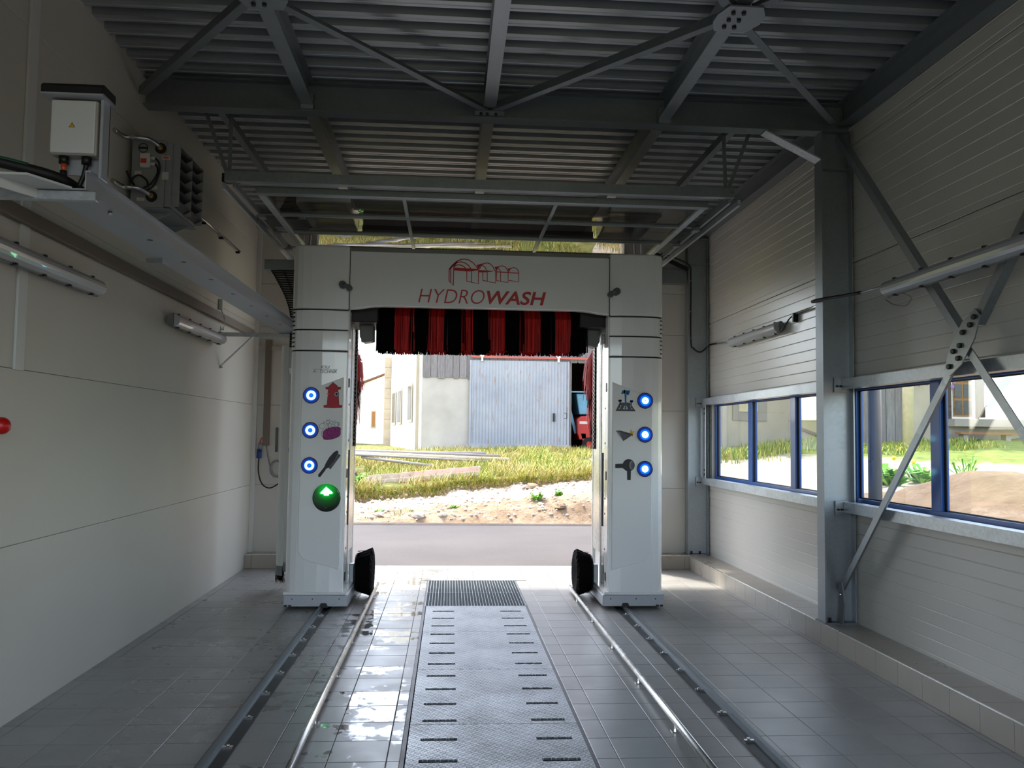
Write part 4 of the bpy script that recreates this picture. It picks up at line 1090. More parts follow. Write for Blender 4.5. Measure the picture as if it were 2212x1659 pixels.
MB().prism([(7.035, 3.715), (7.10, 3.715), (7.10, 3.72), (7.04, 3.72), (7.04, 3.79), (7.10, 3.79), (7.10, 3.795), (7.035, 3.795)], -1.87, 2.39, 'x').build('channel', 'galvanised', t)
for x in (-1.84, -1.76, 2.28, 2.36): MB().cyl((x, 7.028, 3.755), (x, 7.04, 3.755), 0.009, 6).build('bolt', 'steel_tube', t)
for s, xt, side in ((-1, -1.80, 'left'), (1, 2.36, 'right')):
    t = thing('door_track', 'galvanised roller track of the raised door on the %s side' % side, 'track', (xt, 9.0, 3.8), 'door tracks')
    for dz, dx in ((0.0, 0.0), (-0.015, 0.085*s)):
        path = [(xt+dx, 7.08, DZ+dz), (xt+dx, 9.0, DZ+dz), (xt+dx, 10.35, DZ+dz)] + [(xt+dx, 10.35+0.52*math.sin(a_), DZ+dz-0.52*(1-math.cos(a_))) for a_ in (math.pi/2*i/8 for i in range(1, 9))] + [(xt+dx, 10.87, 0.2)]
        m_ = MB()
        w_, hh = 0.012, 0.024
        vs = []; fs = []
        for i, p in enumerate(path):
            a_ = Vector(path[max(i-1, 0)]); b_ = Vector(path[min(i+1, len(path)-1)]); d_ = (b_-a_).normalized(); n_ = Vector((0, -d_.z, d_.y))
            for u_, v_ in ((-w_, -hh), (w_, -hh), (w_, hh), (-w_, hh)): vs.append(Vector(p)+Vector((u_, 0, 0))+n_*v_)
        for i in range(len(path)-1):
            for k in range(4): fs.append((i*4+k, i*4+(k+1) % 4, (i+1)*4+(k+1) % 4, (i+1)*4+k))
        fs += [(0, 1, 2, 3), tuple(len(vs)-4+k for k in range(4))]
        m_.add(vs, fs); m_.build('track_rail', 'galvanised_bright' if dx else 'galvanised', t)
    for yy in (7.15, 8.4, 9.7): MB().box(*sorted((xt-0.03*s, xt+0.11*s)), yy-0.012, yy+0.012, DZ+0.02, DZ+0.04).build('spacer', 'galvanised', t)
    # perforated strap hangers
    hx = 2.35 if s > 0 else -1.86
    hg = thing('door_hanger', 'pair of slotted strap hangers holding the %s door track' % side, 'hanger', (hx, 7.12, 3.75), 'door track hangers')
    tops = ((2.33, 4.33), (2.56, 4.33)) if s > 0 else ((-1.86, 4.36), (-2.08, 4.36))
    for xx, zz in tops:
        d_ = Vector((xx-hx, 0, zz-3.76)); L_ = d_.length
        MB().obox(((xx+hx)/2, 7.15, (zz+3.76)/2), 0.032, 0.004, L_, Matrix.Rotation(math.atan2(d_.x, d_.z), 3, 'Y')).build('strap', 'galvanised_old', hg)
    MB().box(hx-0.05, hx+0.05, 7.11, 7.18, 3.73, 3.80).build('bracket', 'dark_steel', hg)
    cx = 2.40 if s > 0 else -1.94
    ch = thing('support_channel', 'galvanised ceiling channel above the %s door track' % side, 'channel', (cx, 8.2, 4.3), 'door support channels')
    MB().box(cx-0.03, cx+0.03, 7.05, 9.1, 4.31, 4.38).build('channel', 'galvanised_old', ch)
    for yy in (7.15, 9.02):
        a_, b_ = (2.26, 2.61) if s > 0 else (-2.14, -1.80)
        pl = MB().box(a_, b_, yy-0.02, yy+0.02, 4.32, 4.36).build('slotted_rail', 'galvanised', ch)
        for k in range(6):
            x = a_+0.04+k*(b_-a_-0.08)/5; MB().box(x-0.012, x+0.012, yy-0.022, yy-0.0195, 4.334, 4.346).build('slot', 'black_plastic', pl)

# header beam over the exit, visible beside the right tower
solo('lintel_beam', MB().box(2.30, 3.06, 10.90, 11.04, 3.68, 3.86), 'galvanised_old', 'galvanised lintel beam beside the right end of the exit', 'beam')
t = thing('wind_brace', 'dark slanted tie behind the right tower head', 'brace', (2.7, 10.85, 3.9))
MB().obox((2.78, 10.86, 3.98), 0.62, 0.03, 0.05, Matrix.Rotation(math.radians(24), 3, 'Y')).build('tie', 'dark_steel', t)

# ------------------------------------------------------------------ left wall fittings
solo('cable_trunking', MB().box(XL+0.001, XL+0.05, YN+0.03, 10.78, 2.842, 2.928), 'trunking', 'long brown-grey cable trunking along the left wall', 'trunking', bevel=0.004)
solo('joint_cover', MB().box(XL, XL+0.016, 5.035, 5.14, 2.005, 4.49), 'white_plastic', 'vertical pale joint cover strip on the left wall', 'strip', bevel=0.003)
def tube_lamp(y0, y1, x, z, s, lab):
    """weatherproof fluorescent fitting along the wall; s = direction it faces in X"""
    t = thing('tube_lamp', lab, 'lamp', (x, (y0+y1)/2, z-0.06), 'wall tube lamps')
    def prof(w0, w1, h0, h1, n=6):
        pts = [(x-s*w0, z-h0), (x-s*w0, z+h0)]
        for i in range(n+1):
            a_ = math.pi/2 - math.pi*i/n; pts.append((x-s*w0+s*(w1)*math.cos(a_), z+h1*math.sin(a_)))
        return pts
    MB().prism([(x-s*0.05, z-0.03), (x-s*0.05, z+0.03), (x-s*0.02, z+0.058), (x, z+0.06), (x, z-0.06), (x-s*0.02, z-0.058)], y0, y1, 'y').build('housing', 'grey_plastic', t)
    pts = [(x, z-0.055)]+[(x+s*0.062*math.cos(a_), z+0.055*math.sin(a_)) for a_ in (-math.pi/2+math.pi*i/8 for i in range(1, 8))]+[(x, z+0.055)]
    MB().prism(pts, y0+0.01, y1-0.01, 'y').build('diffuser', 'lamp_diffuser', t, 0.004, 1)
    n = 5
    for k in range(n):
        y = y0 + 0.12 + (y1-y0-0.24)*k/(n-1)
        for zz in (z+0.058, z-0.058): MB().box(*sorted((x-s*0.015, x+s*0.018)), y-0.012, y+0.012, zz-0.006, zz+0.006).build('clip', 'dark_steel', t)
    return t
tube_lamp(4.38, 5.97, XL+0.08, 2.63, 1, 'grey tube lamp on the left wall nearest the viewer')
tube_lamp(7.55, 9.12, XL+0.08, 2.63, 1, 'grey tube lamp on the left wall near the gantry')
tube_lamp(4.27, 5.86, 3.10, 2.745, -1, 'grey tube lamp hung in front of the cross brace on the right')
tube_lamp(8.33, 9.80, 3.29, 2.79, -1, 'small tube lamp on the right wall above the far window')

# cable channel from the supply box to the gantry
t = thing('cable_channel', 'pale grey U-shaped cable channel from the supply box to the gantry', 'channel', (-1.75, 6.4, 2.74))
zc = 2.74
prof = [(-1.855, zc), (-1.64, zc), (-1.64, zc+0.082), (-1.622, zc+0.082), (-1.622, zc+0.088), (-1.646, zc+0.088), (-1.646, zc+0.006), (-1.849, zc+0.006), (-1.849, zc+0.088), (-1.855, zc+0.088)]
MB().prism(prof, 3.90, 9.55, 'y').build('channel', 'tray_steel', t)
for k in range(9):
    y = 4.9 + 0.62*k; MB().cyl((-1.70, y, zc-0.0015), (-1.70, y, zc+0.0005), 0.016, 12).build('drain_hole', 'black_plastic', t)
for y in (4.02, 4.28): MB().cyl((-1.745 if y < 4.1 else -1.68, y, zc-0.02), (-1.745 if y < 4.1 else -1.68, y, zc), 0.011, 6).build('bolt', 'steel_tube', t)
MB().box(-1.90, -1.80, 5.42, 5.54, zc-0.03, zc).build('joint_bracket', 'galvanised', t)
for y, nm in ((9.40, 'far'), (3.93, 'near')):
    b = thing('wall_bracket', 'galvanised cantilever bracket with diagonal strut under the %s end of the cable channel' % nm, 'bracket', (XL, y, 2.35), 'cable channel brackets')
    MB().box(XL, -1.60, y-0.02, y+0.02, 2.695, 2.738).build('arm', 'galvanised_bright', b, 0.003, 1)
    MB().box(XL, XL+0.008, y-0.03, y+0.03, 2.62, 2.80).build('wall_plate', 'galvanised', b)
    p0, p1 = Vector((XL+0.005, y, 2.37)), Vector((-2.14, y, 2.70)); d_ = p1-p0
    MB().obox((p0+p1)/2, d_.length, 0.034, 0.012, Matrix.Rotation(-math.atan2(d_.z, d_.x), 3, 'Y')).build('strut', 'galvanised_bright', b)
    for zz in (2.36, 2.66, 2.77): MB().cyl((XL, y, zz), (XL+0.03, y, zz), 0.010, 6).build('bolt', 'steel_tube', b)
t = thing('support_plate', 'white sloping support plate under the supply box', 'plate', (-1.83, 3.85, 2.74))
MB().prism([(-1.965, 3.70), (-1.80, 3.70), (-1.70, 3.90), (-1.86, 3.92)], 2.742, 2.752, 'z').build('plate', 'white_plastic', t)
MB().prism([(-1.965, 3.70), (-1.955, 3.70), (-1.85, 3.92), (-1.86, 3.92)], 2.70, 2.744, 'z').build('rib', 'white_plastic', t)
# supply box
t = thing('supply_box', 'white electrical supply box with yellow warning triangle and black hood', 'box', (-1.71, 3.97, 2.83))
MB().prism([(3.99, 2.83), (3.998, 2.83), (3.998, 3.17), (3.99, 3.17)], -1.80, -1.585, 'x').build('mount_plate', 'tray_steel', t)
MB().box(-1.60, -1.585, 3.92, 4.0, 2.80, 3.17).build('side_bracket', 'tray_steel', t, 0.003, 1)
MB().box(-1.818, -1.612, 3.925, 3.992, 2.905, 3.158).build('enclosure', 'cream_sheet', t, 0.008, 2)
MB().box(-1.812, -1.618, 3.913, 3.925, 2.910, 3.153).build('lid', 'white_plastic', t, 0.006, 2)
MB().prism([(3.87, 3.170), (4.02, 3.170), (4.02, 3.218), (3.89, 3.218), (3.87, 3.205)], -1.842, -1.572, 'x').build('hood', 'black_plastic', t, 0.004, 1)
MB().box(-1.842, -1.572, 3.87, 4.02, 3.162, 3.170).build('hood_edge', 'tray_steel', t)
tri = MB(); flat(tri, [(-1.732, 3.027), (-1.704, 3.027), (-1.718, 3.051)], 3.9122); tri.slot(1); flat(tri, [(-1.728, 3.0295), (-1.708, 3.0295), (-1.718, 3.0475)], 3.9118)
tri.slot(0); flat(tri, [(-1.7185, 3.043), (-1.7155, 3.043), (-1.7175, 3.038), (-1.7155, 3.038), (-1.7195, 3.031), (-1.7185, 3.036), (-1.7205, 3.036)], 3.9114)
tri.build('warning_triangle', ['print_dark', 'warning_yellow'], t)
for x, m_, nm in ((-1.765, 'orange_plastic', 'orange_cable'), (-1.665, 'black_plastic', 'cable')):
    gl = MB().cyl((x, 3.955, 2.872), (x, 3.955, 2.906), 0.022, 12).build('cable_gland', 'black_plastic', t)
    if 'orange' in nm: MB().cyl((x, 3.955, 2.835), (x, 3.955, 2.873), 0.012, 10).build(nm, m_, gl)
    else: MB().tube(smooth_path([(x, 3.955, 2.873), (x-0.01, 3.955, 2.82), (x-0.03, 3.97, 2.76), (x-0.02, 4.15, 2.752)]), 0.011, 8).build(nm, m_, gl)
hp = smooth_path([(-2.35, 3.45, 2.83), (-2.10, 3.72, 2.835), (-1.90, 3.86, 2.82), (-1.78, 3.93, 2.80), (-1.74, 4.05, 2.785), (-1.74, 4.6, 2.774), (-1.76, 6.5, 2.774), (-1.76, 9.3, 2.774)])
t = thing('supply_hose', 'black supply hose with green stripe entering the cable channel', 'hose', (-2.1, 3.7, 2.8))
MB().tube(hp, 0.024, 10).build('hose', 'black_rubber', t)
MB().tube([p + Vector((0.0, -0.012, 0.016)) for p in hp[2:14]], 0.010, 8).build('green_stripe', 'green_hose', t)
MB().cyl((-1.765, 3.955, 2.80), (-1.765, 3.955, 2.84), 0.016, 10).build('hose_tee', 'black_rubber', t)
# unit heater on brackets
HX0, HX1, HY0, HY1, HZ0, HZ1 = XL+0.03, -2.15, 6.60, 7.26, 3.36, 3.885
t = thing('unit_heater', 'grey galvanised unit heater with pipes hung high on the left wall', 'heater', (-2.3, 6.9, 3.28))
body = MB().box(HX0, HX1-0.05, HY0, HY1, HZ0, HZ1).build('casing', 'heater_sheet', t, 0.006, 1)
MB().box(HX1-0.05, HX1, HY0+0.01, HY1-0.01, HZ0+0.01, HZ1-0.01).build('outlet_frame', 'heater_sheet', t, 0.004, 1)
for k in range(6):
    z = HZ0+0.05+k*0.083
    MB().obox((HX1+0.03, (HY0+HY1)/2, z), 0.065, HY1-HY0-0.06, 0.004, Matrix.Rotation(math.radians(-28), 3, 'Y')).build('louvre', 'dark_steel', t)
for y in (HY0+0.03, (HY0+HY1)/2, HY1-0.03): MB().box(HX1, HX1+0.055, y-0.004, y+0.004, HZ0+0.02, HZ1-0.02).build('louvre_stay', 'heater_sheet', t)
for (px_, pz_) in ((-2.235, 3.82), (-2.29, 3.445)):
    MB().cyl((px_, HY0-0.006, pz_), (px_, HY0, pz_), 0.042, 20).build('pipe_rosette', 'black_rubber', body)
    pt = smooth_path([(px_, HY0-0.005, pz_), (px_-0.01, HY0-0.07, pz_+0.01), (px_-0.05, HY0-0.12, pz_+0.028), (px_-0.12, HY0-0.14, pz_+0.03), (XL+0.03, HY0-0.16, pz_+0.03), (XL+0.012, HY0-0.30, pz_+0.03)])
    pp = MB().tube(pt, 0.017, 10).build('water_pipe', 'steel_tube', t)
    MB().cyl((px_, HY0-0.03, pz_+0.003), (px_, HY0-0.004, pz_), 0.021, 10).build('brass_union', 'brass', pp)
jb = MB().box(-2.375, -2.30, HY0-0.045, HY0, 3.66, 3.77).build('junction_box', 'white_plastic', t, 0.006, 1)
flat(MB(), [(-2.366, 3.69), (-2.322, 3.69), (-2.322, 3.725), (-2.366, 3.725)], HY0-0.0458).build('red_label', 'red_sticker', jb)
for z in (3.69, 3.735): MB().cyl((-2.30, HY0-0.025, z), (-2.265, HY0-0.025, z), 0.012, 10).build('cable_gland', 'white_plastic', jb)
for n_, (z, path) in enumerate(((3.735, [(-2.266, HY0-0.025, 3.735), (-2.235, HY0-0.03, 3.70), (-2.23, HY0-0.035, 3.62), (-2.27, HY0-0.03, 3.52), (-2.34, HY0-0.03, 3.485), (-2.42, HY0-0.03, 3.53), (-2.46, HY0-0.06, 3.62)]),
                     (3.69, [(-2.266, HY0-0.025, 3.69), (-2.245, HY0-0.03, 3.66), (-2.245, HY0-0.04, 3.60), (-2.30, HY0-0.04, 3.52), (-2.38, HY0-0.035, 3.50), (-2.43, HY0-0.03, 3.56), (-2.38, HY0-0.03, 3.60), (-2.32, HY0-0.03, 3.56), (-2.31, HY0-0.03, 3.51)]))):
    MB().tube(smooth_path(path), 0.007, 8).build('black_cable', 'black_rubber', t)
for (x0, x1, z0, z1, m_) in ((-2.222, -2.165, 3.735, 3.765, 'paper_label'), (-2.22, -2.17, 3.58, 3.64, 'paper_label'), (-2.42, -2.372, 3.60, 3.64, 'paper_label'), (-2.31, -2.25, 3.50, 3.53, 'paper_label'), (-2.40, -2.34, 3.41, 3.435, 'paper_label')):
    flat(MB(), [(x0, z0), (x1, z0), (x1, z1), (x0, z1)], HY0-0.0012).build('sticker', m_, body)
flat(MB(), [(-2.215, 3.742), (-2.172, 3.742), (-2.172, 3.759), (-2.215, 3.759)], HY0-0.0018).build('sticker_print', 'rail_red', body)
stroke(MB(), circ((-2.365, 3.82), 0.034), 0.006, HY0-0.0015, True).build('badge', 'print_dark', body)
flat(MB(), [(-2.398, 3.812), (-2.332, 3.812), (-2.332, 3.828), (-2.398, 3.828)], HY0-0.002).build('badge_bar', 'print_dark', body)
for y in (6.72, 7.15):
    MB().prism([(XL, HZ0), (HX1-0.02, HZ0), (HX1-0.02, HZ0-0.012), (XL+0.012, HZ0-0.14), (XL, HZ0-0.14)], y-0.004, y+0.004, 'y').build('bracket', 'galvanised', t)
MB().box(XL, HX1, 6.60, 7.26, HZ0-0.01, HZ0-0.001).build('shelf', 'galvanised', t)
# conduit beyond the heater
t = thing('conduit', 'thin bright conduit on the left wall beyond the heater', 'conduit', (XL+0.03, 9.2, 3.74))
MB().cyl((XL+0.04, 7.6, 3.74), (XL+0.04, 9.95, 3.74), 0.011, 10).build('pipe', 'steel_tube', t)
for y in (8.55, 9.2, 9.92): MB().box(XL, XL+0.045, y-0.008, y+0.008, 3.71, 3.735).build('clip', 'dark_steel', t)
t = thing('wall_sensor', 'small white sensor box on the left wall above the tube lamp', 'sensor', (XL+0.02, 9.30, 2.96))
MB().box(XL, XL+0.04, 9.27, 9.33, 2.97, 3.08).build('housing', 'white_plastic', t, 0.004, 1)
MB().tube(smooth_path([(XL+0.02, 9.30, 2.97), (XL+0.06, 9.30, 2.88), (XL+0.06, 9.28, 2.78), (XL+0.05, 9.10, 2.70)]), 0.005, 6).build('cable', 'white_plastic', t)
t = thing('emergency_knob', 'red ball knob on the left wall at the picture edge', 'knob', (XL, 4.82, 1.68))
MB().sphere((XL+0.075, 4.80, 1.685), 0.047, 20, 14).build('knob', 'red_ball', t)
MB().cyl((XL, 4.80, 1.685), (XL+0.05, 4.80, 1.685), 0.018, 10).build('stem', 'grey_plastic', t)

# far wall, left of the gantry
YW = YF
solo('vertical_trunking', MB().box(-2.345, -2.27, YW-0.045, YW, 1.50, 2.84), 'trunking', 'vertical grey trunking on the far wall left of the gantry', 'trunking', bevel=0.003)
t = thing('power_plug', 'blue industrial plug hanging from an orange cable on the far wall', 'plug', (-2.38, YW-0.05, 1.36))
MB().cyl((-2.383, YW-0.05, 1.34), (-2.378, YW-0.05, 1.45), 0.03, 12).build('plug_body', 'blue_plug', t)
MB().cyl((-2.378, YW-0.05, 1.45), (-2.372, YW-0.05, 1.53), 0.024, 12).build('socket', 'print_light', t)
MB().tube(smooth_path([(-2.372, YW-0.05, 1.53), (-2.368, YW-0.05, 1.57), (-2.345, YW-0.04, 1.60), (-2.31, YW-0.03, 1.60)]), 0.008, 8).build('orange_cable', 'orange_plastic', t)
MB().tube(smooth_path([(-2.383, YW-0.05, 1.34), (-2.385, YW-0.05, 1.18), (-2.34, YW-0.06, 1.03), (-2.25, YW-0.06, 0.97), (-2.15, YW-0.08, 1.01), (-1.95, YW-0.3, 1.15)]), 0.008, 8).build('black_cable', 'black_rubber', t)
t = thing('hose_coil', 'grey cable coil hanging below the vertical trunking', 'coil', (-2.17, YW-0.04, 1.05))
MB().tube([(-2.165+0.075*math.cos(2*math.pi*i/24), YW-0.03, 1.21+0.10*math.sin(2*math.pi*i/24)) for i in range(25)], 0.014, 8).build('coil', 'print_light', t)
MB().tube(smooth_path([(-2.30, YW-0.03, 1.50), (-2.28, YW-0.03, 1.38), (-2.25, YW-0.03, 1.26), (-2.22, YW-0.03, 1.16)]), 0.008, 8).build('lead', 'print_light', t)
solo('grab_bar', MB().box(-2.19, -2.16, YW-0.04, YW, 1.42, 1.73), 'print_mid', 'dark vertical grab bar on the far wall left of the gantry', 'grab bar', bevel=0.006)

# ------------------------------------------------------------------ right wall cables
t = thing('lamp_cable', 'black cable looping around the middle column to the tube lamp', 'cable', (3.1, 6.9, 2.75))
MB().tube(smooth_path([(3.33, 7.45, 2.885), (3.20, 7.20, 2.87), (3.055, 7.02, 2.835), (3.05, 6.88, 2.83), (3.10, 6.60, 2.815), (3.14, 6.32, 2.80)]), 0.013, 8).build('cable', 'black_rubber', t)
MB().cyl((3.14, 6.35, 2.80), (3.12, 5.86, 2.78), 0.010, 8).build('conduit', 'galvanised', t)
MB().tube(smooth_path([(3.10, 5.70, 2.70), (3.12, 5.58, 2.645), (3.13, 5.66, 2.60), (3.13, 5.82, 2.63), (3.12, 5.92, 2.68)]), 0.004, 6).build('thin_loop', 'grey_plastic', t)
t = thing('lamp_conduit', 'bright conduit on the right wall between column and small tube lamp', 'conduit', (3.33, 7.7, 2.86))
MB().cyl((3.325, 7.05, 2.885), (3.325, 8.06, 2.878), 0.011, 10).build('pipe', 'steel_tube', t)
MB().tube(smooth_path([(3.325, 8.06, 2.878), (3.30, 8.12, 2.84), (3.28, 8.16, 2.79), (3.27, 8.24, 2.74), (3.27, 8.33, 2.73), (3.27, 8.38, 2.77), (3.28, 8.34, 2.80)]), 0.007, 8).build('cable', 'black_rubber', t)
MB().box(3.30, 3.35, 8.02, 8.05, 2.80, 2.89).build('clip', 'dark_steel', t)
t = thing('corner_cable', 'dark cable running down the far right column and across to the small tube lamp', 'cable', (3.1, 10.82, 2.75))
MB().tube(smooth_path([(2.70, 10.83, 4.05), (2.95, 10.83, 3.97), (3.075, 10.84, 3.90), (3.095, 10.84, 3.75), (3.095, 10.84, 2.95), (3.13, 10.83, 2.82), (3.22, 10.81, 2.775), (3.32, 10.76, 2.86), (3.33, 10.5, 2.855)]), 0.011, 8).build('cable', 'black_rubber', t)
MB().cyl((3.33, 10.5, 2.85), (3.31, 9.80, 2.81), 0.010, 8).build('conduit', 'galvanised', t)
for z in (3.7, 3.3, 2.95): MB().box(3.075, 3.115, 10.83, 10.86, z-0.01, z+0.01).build('clip', 'galvanised_old', t)
# ------------------------------------------------------------------ outdoors
def lerp(a, b, t): return a+(b-a)*t
def grid_h(x, y, xs, ys, tab):
    x = min(max(x, xs[0]), xs[-1]); y = min(max(y, ys[0]), ys[-1])
    i = max(k for k in range(len(xs)-1) if xs[k] <= x); j = max(k for k in range(len(ys)-1) if ys[k] <= y)
    u = (x-xs[i])/(xs[i+1]-xs[i]); v = (y-ys[j])/(ys[j+1]-ys[j])
    return lerp(lerp(tab[j][i], tab[j][i+1], u), lerp(tab[j+1][i], tab[j+1][i+1], u), v)
BX, BY = [-4, -1.7, 0.3, 2.8, 5.5], [16.05, 16.4, 17.0, 17.6, 18.25, 18.6, 20, 22, 24, 26, 45]
BT = [[-0.02]*5, [0.10, 0.10, 0.14, 0.34, 0.4], [0.10, 0.13, 0.26, 0.56, 0.7], [0.10, 0.16, 0.34, 0.62, 0.8], [0.16, 0.24, 0.44, 0.72, 0.9], [0.40, 0.50, 0.68, 0.84, 0.95],
      [0.62, 0.68, 0.88, 1.0, 1.05], [0.85, 0.92, 1.02, 1.10, 1.1], [0.98, 1.02, 1.12, 1.16, 1.15], [1.1, 1.12, 1.2, 1.22, 1.2], [1.3]*5]
YX, YY = [3.5, 6, 9, 12, 16], [0, 8, 12, 16, 20, 24, 45]
YT = [[.8, .8, .9, 1.0, 1.1], [.84, .88, 1.0, 1.2, 1.3], [.85, .93, 1.1, 1.3, 1.5], [.8, 1.0, 1.2, 1.42, 1.6], [1.0, 1.2, 1.5, 1.7, 1.8], [1.15, 1.25, 1.6, 1.9, 2.0], [1.3, 1.5, 1.8, 2.2, 2.4]]
def nz(x, y, s): return mnoise.noise(Vector((x*s, y*s, 3.7)))
def H(x, y):
    hb = grid_h(x, y, BX, BY, BT); hy = grid_h(x, y, YX, YY, YT)
    t = min(max((x-3.2)/1.6, 0), 1) if y > 15.5 else 1.0
    h = lerp(hb, hy, t)
    a = 0.05 if y > 18.4 else 0.075
    if x > 3.4 and y < 15: h += 0.42*math.exp(-((x-6.3)/1.0)**2)*min(max((11.2-y)/1.6, 0), 1)
    if 20 < y < 26: h += 0.10*math.exp(-((x-2.2)/1.6)**2-((y-22.8)/1.2)**2)
    if y > 16.15 or x > 3.4: h += a*nz(x, y, 1.7) + 0.6*a*nz(x+9, y, 4.3) + (0.5*a*nz(x, y+5, 9.0) if y < 18.5 else 0)
    return h
def heightfield(xs, ys):
    n = len(xs); vs = [(x, y, H(x, y)) for y in ys for x in xs]
    fs = [(j*n+i, j*n+i+1, (j+1)*n+i+1, (j+1)*n+i) for j in range(len(ys)-1) for i in range(n-1)]
    return vs, fs
def span(a, b, d): n = max(1, round((b-a)/d)); return [a+(b-a)*i/n for i in range(n+1)]
xs = span(-40, -6, 2) + span(-6, -3.2, 0.4)[1:] + span(-3.2, 3.5, 0.085)[1:]; ys = span(16.0, 19.2, 0.075) + span(19.2, 26, 0.16)[1:] + span(26, 60, 2)[1:]
vs, fs = heightfield(xs, ys); mb = MB(); mb.add(vs, fs, True)
def lip(x): return 18.42 + 0.10*nz(x, 1.0, 1.3) + 0.05*nz(x, 2.0, 4.0)
for k, f in enumerate(fs):
    cx = sum(vs[i][0] for i in f)/4; cy_ = sum(vs[i][1] for i in f)/4
    mb.mi[k] = 1 if (17.15 + 0.15*nz(cx, 0, 1.1) < cy_ < lip(cx)-0.16) else (2 if cy_ > lip(cx)+0.02 else 0)
struct('bank', mb, ['bank_soil', 'gravel', 'turf'], 'sunlit earth bank with grass top across the road')
xs = span(3.5, 14, 0.28) + span(14, 60, 2)[1:]; ys = span(-20, 2, 1) + span(2, 22, 0.28)[1:] + span(22, 60, 2)[1:]
vs, fs = heightfield(xs, ys); mb = MB(); mb.add(vs, fs, True)
n = len(xs); base = len(mb.v); mb.v += [(3.5, y, -0.3) for y in ys]
for j in range(len(ys)-1): mb.f.append((j*n, (j+1)*n, base+j+1, base+j)); mb.mi.append(0); mb.sm.append(False)
struct('yard', mb, 'yard_ground', 'rising yard of soil, gravel and grass outside the right wall')
struct('road', MB().box(-60, 3.5, 11.06, 16.1, -0.3, -0.004), 'asphalt', 'grey asphalt road outside the exit')
mb = MB(); pts = span(-40, 3.5, 0.12)
vs = []
for x in pts:
    w = 0.02*nz(x, 0, 6)
    vs += [(x, 15.93+w, -0.004), (x, 15.97+w, 0.018+0.012*nz(x, 4, 9)), (x, 16.16, 0.022), (x, 16.2, -0.1)]
mb.add(vs, [(i*4+k, (i+1)*4+k, (i+1)*4+k+1, i*4+k+1) for i in range(len(pts)-1) for k in range(3)], True)
struct('road_edge', mb, 'kerb_asphalt', 'rough dark edge of the road below the bank')
struct('forecourt', MB().box(-60, 60, -9, YN-0.13, -0.3, -0.01), 'asphalt', 'asphalt forecourt behind the viewer')
struct('field', MB().box(-90, 90, -90, -9, -0.3, 0.0), 'turf', 'grass field behind the forecourt')
struct('side_ground', MB().box(-60, XL-0.14, -9, 11.06, -0.3, -0.02), 'turf', 'grass beside the left outer wall')
mb = MB(); 
vs, fs = [], []
for j in range(9):
    for i in range(33):
        a = math.radians(-60 + 200*i/32); r = 95 + j*14
        vs.append((r*math.sin(a), r*math.cos(a), -1 + 10*math.sin(j/8*math.pi/2)*(0.6+0.4*mnoise.noise(Vector((i*0.4, j*0.2, 0))))))
for j in range(8):
    for i in range(32): fs.append((j*33+i, j*33+i+1, (j+1)*33+i+1, (j+1)*33+i))
mb.add(vs, fs, True); struct('hills', mb, 'turf', 'distant green hills')

def blade(mb, x, y, z, h, lean, ang, w):
    c, s = math.cos(ang), math.sin(ang); px, py = -s*w/2, c*w/2
    m1 = (x+c*lean*0.35, y+s*lean*0.35, z+h*0.6); tp = (x+c*lean, y+s*lean, z+h)
    mb.add([(x-px, y-py, z-0.01), (x+px, y+py, z-0.01), (m1[0]+px*0.8, m1[1]+py*0.8, m1[2]), (m1[0]-px*0.8, m1[1]-py*0.8, m1[2]), tp], [(0, 1, 2, 3), (3, 2, 4)])
gm, hm = MB(), MB()
for _ in range(22000):
    x = U(-3.4, 4.6); y = 18.45 + 7.2*R()**1.25
    if nz(x, y, 1.1) < -0.28: continue
    if -1.9 < x < 0.8 and abs(y-19.02) < 0.16: continue
    tgt = gm if nz(x+5, y, 0.8) + U(-0.4, 0.4) > 0.05 else hm
    blade(tgt, x, y, H(x, y), U(0.06, 0.24), U(0.03, 0.2), U(0, 6.283), U(0.008, 0.018))
for _ in range(4200):
    x = U(-3.4, 3.2); y = lip(x) + U(-0.10, 0.16); z = H(x, y)
    tgt = hm if R() < 0.62 else gm
    a = U(-2.4, -0.7); L = U(0.08, 0.22)
    blade(tgt, x, y, z, U(-0.06, 0.12), L, a, U(0.008, 0.014))
for _ in range(1500):
    x = U(-3.2, 3.3); y = U(16.4, 18.1)
    if nz(x*1.3, y*1.3, 1.4) < 0.36: continue
    blade(gm, x, y, H(x, y), U(0.04, 0.12), U(0.02, 0.08), U(0, 6.283), U(0.008, 0.014))
tag(solo('grass', gm, 'grass_blade', 'green grass growing on the sunlit bank', 'grass'), kind='stuff')
tag(solo('dry_grass', hm, 'hay_blade', 'dry straw-coloured grass hanging over the bank edge', 'grass'), kind='stuff')
def rock(mb, c, r, sq=0.7, seed=0.0):
    n, m_ = 7, 5; vs = []; fs = []
    for j in range(m_+1):
        ph = math.pi*j/m_
        for i in range(n):
            th = 2*math.pi*i/n; d = Vector((math.sin(ph)*math.cos(th), math.sin(ph)*math.sin(th), math.cos(ph)))
            k = r*(1+0.35*mnoise.noise(d*1.7+Vector((seed, seed*1.3, 0)))); vs.append((c[0]+d.x*k, c[1]+d.y*k, c[2]+d.z*k*sq))
    for j in range(m_):
        for i in range(n): fs.append((j*n+i, (j+1)*n+i, (j+1)*n+(i+1) % n, j*n+(i+1) % n))
    mb.add(vs, fs)
pb = MB()
for _ in range(1100):
    x = U(-3.4, 3.4); y = U(16.2, 18.4); r = 0.012+0.03*R()**3
    rock(pb, (x, y, H(x, y)+r*0.3), r, 0.7, U(0, 50))
tag(solo('pebbles', pb, 'pale_stone', 'pale pebbles and crumbs of earth on the bank', 'pebbles'), kind='stuff')
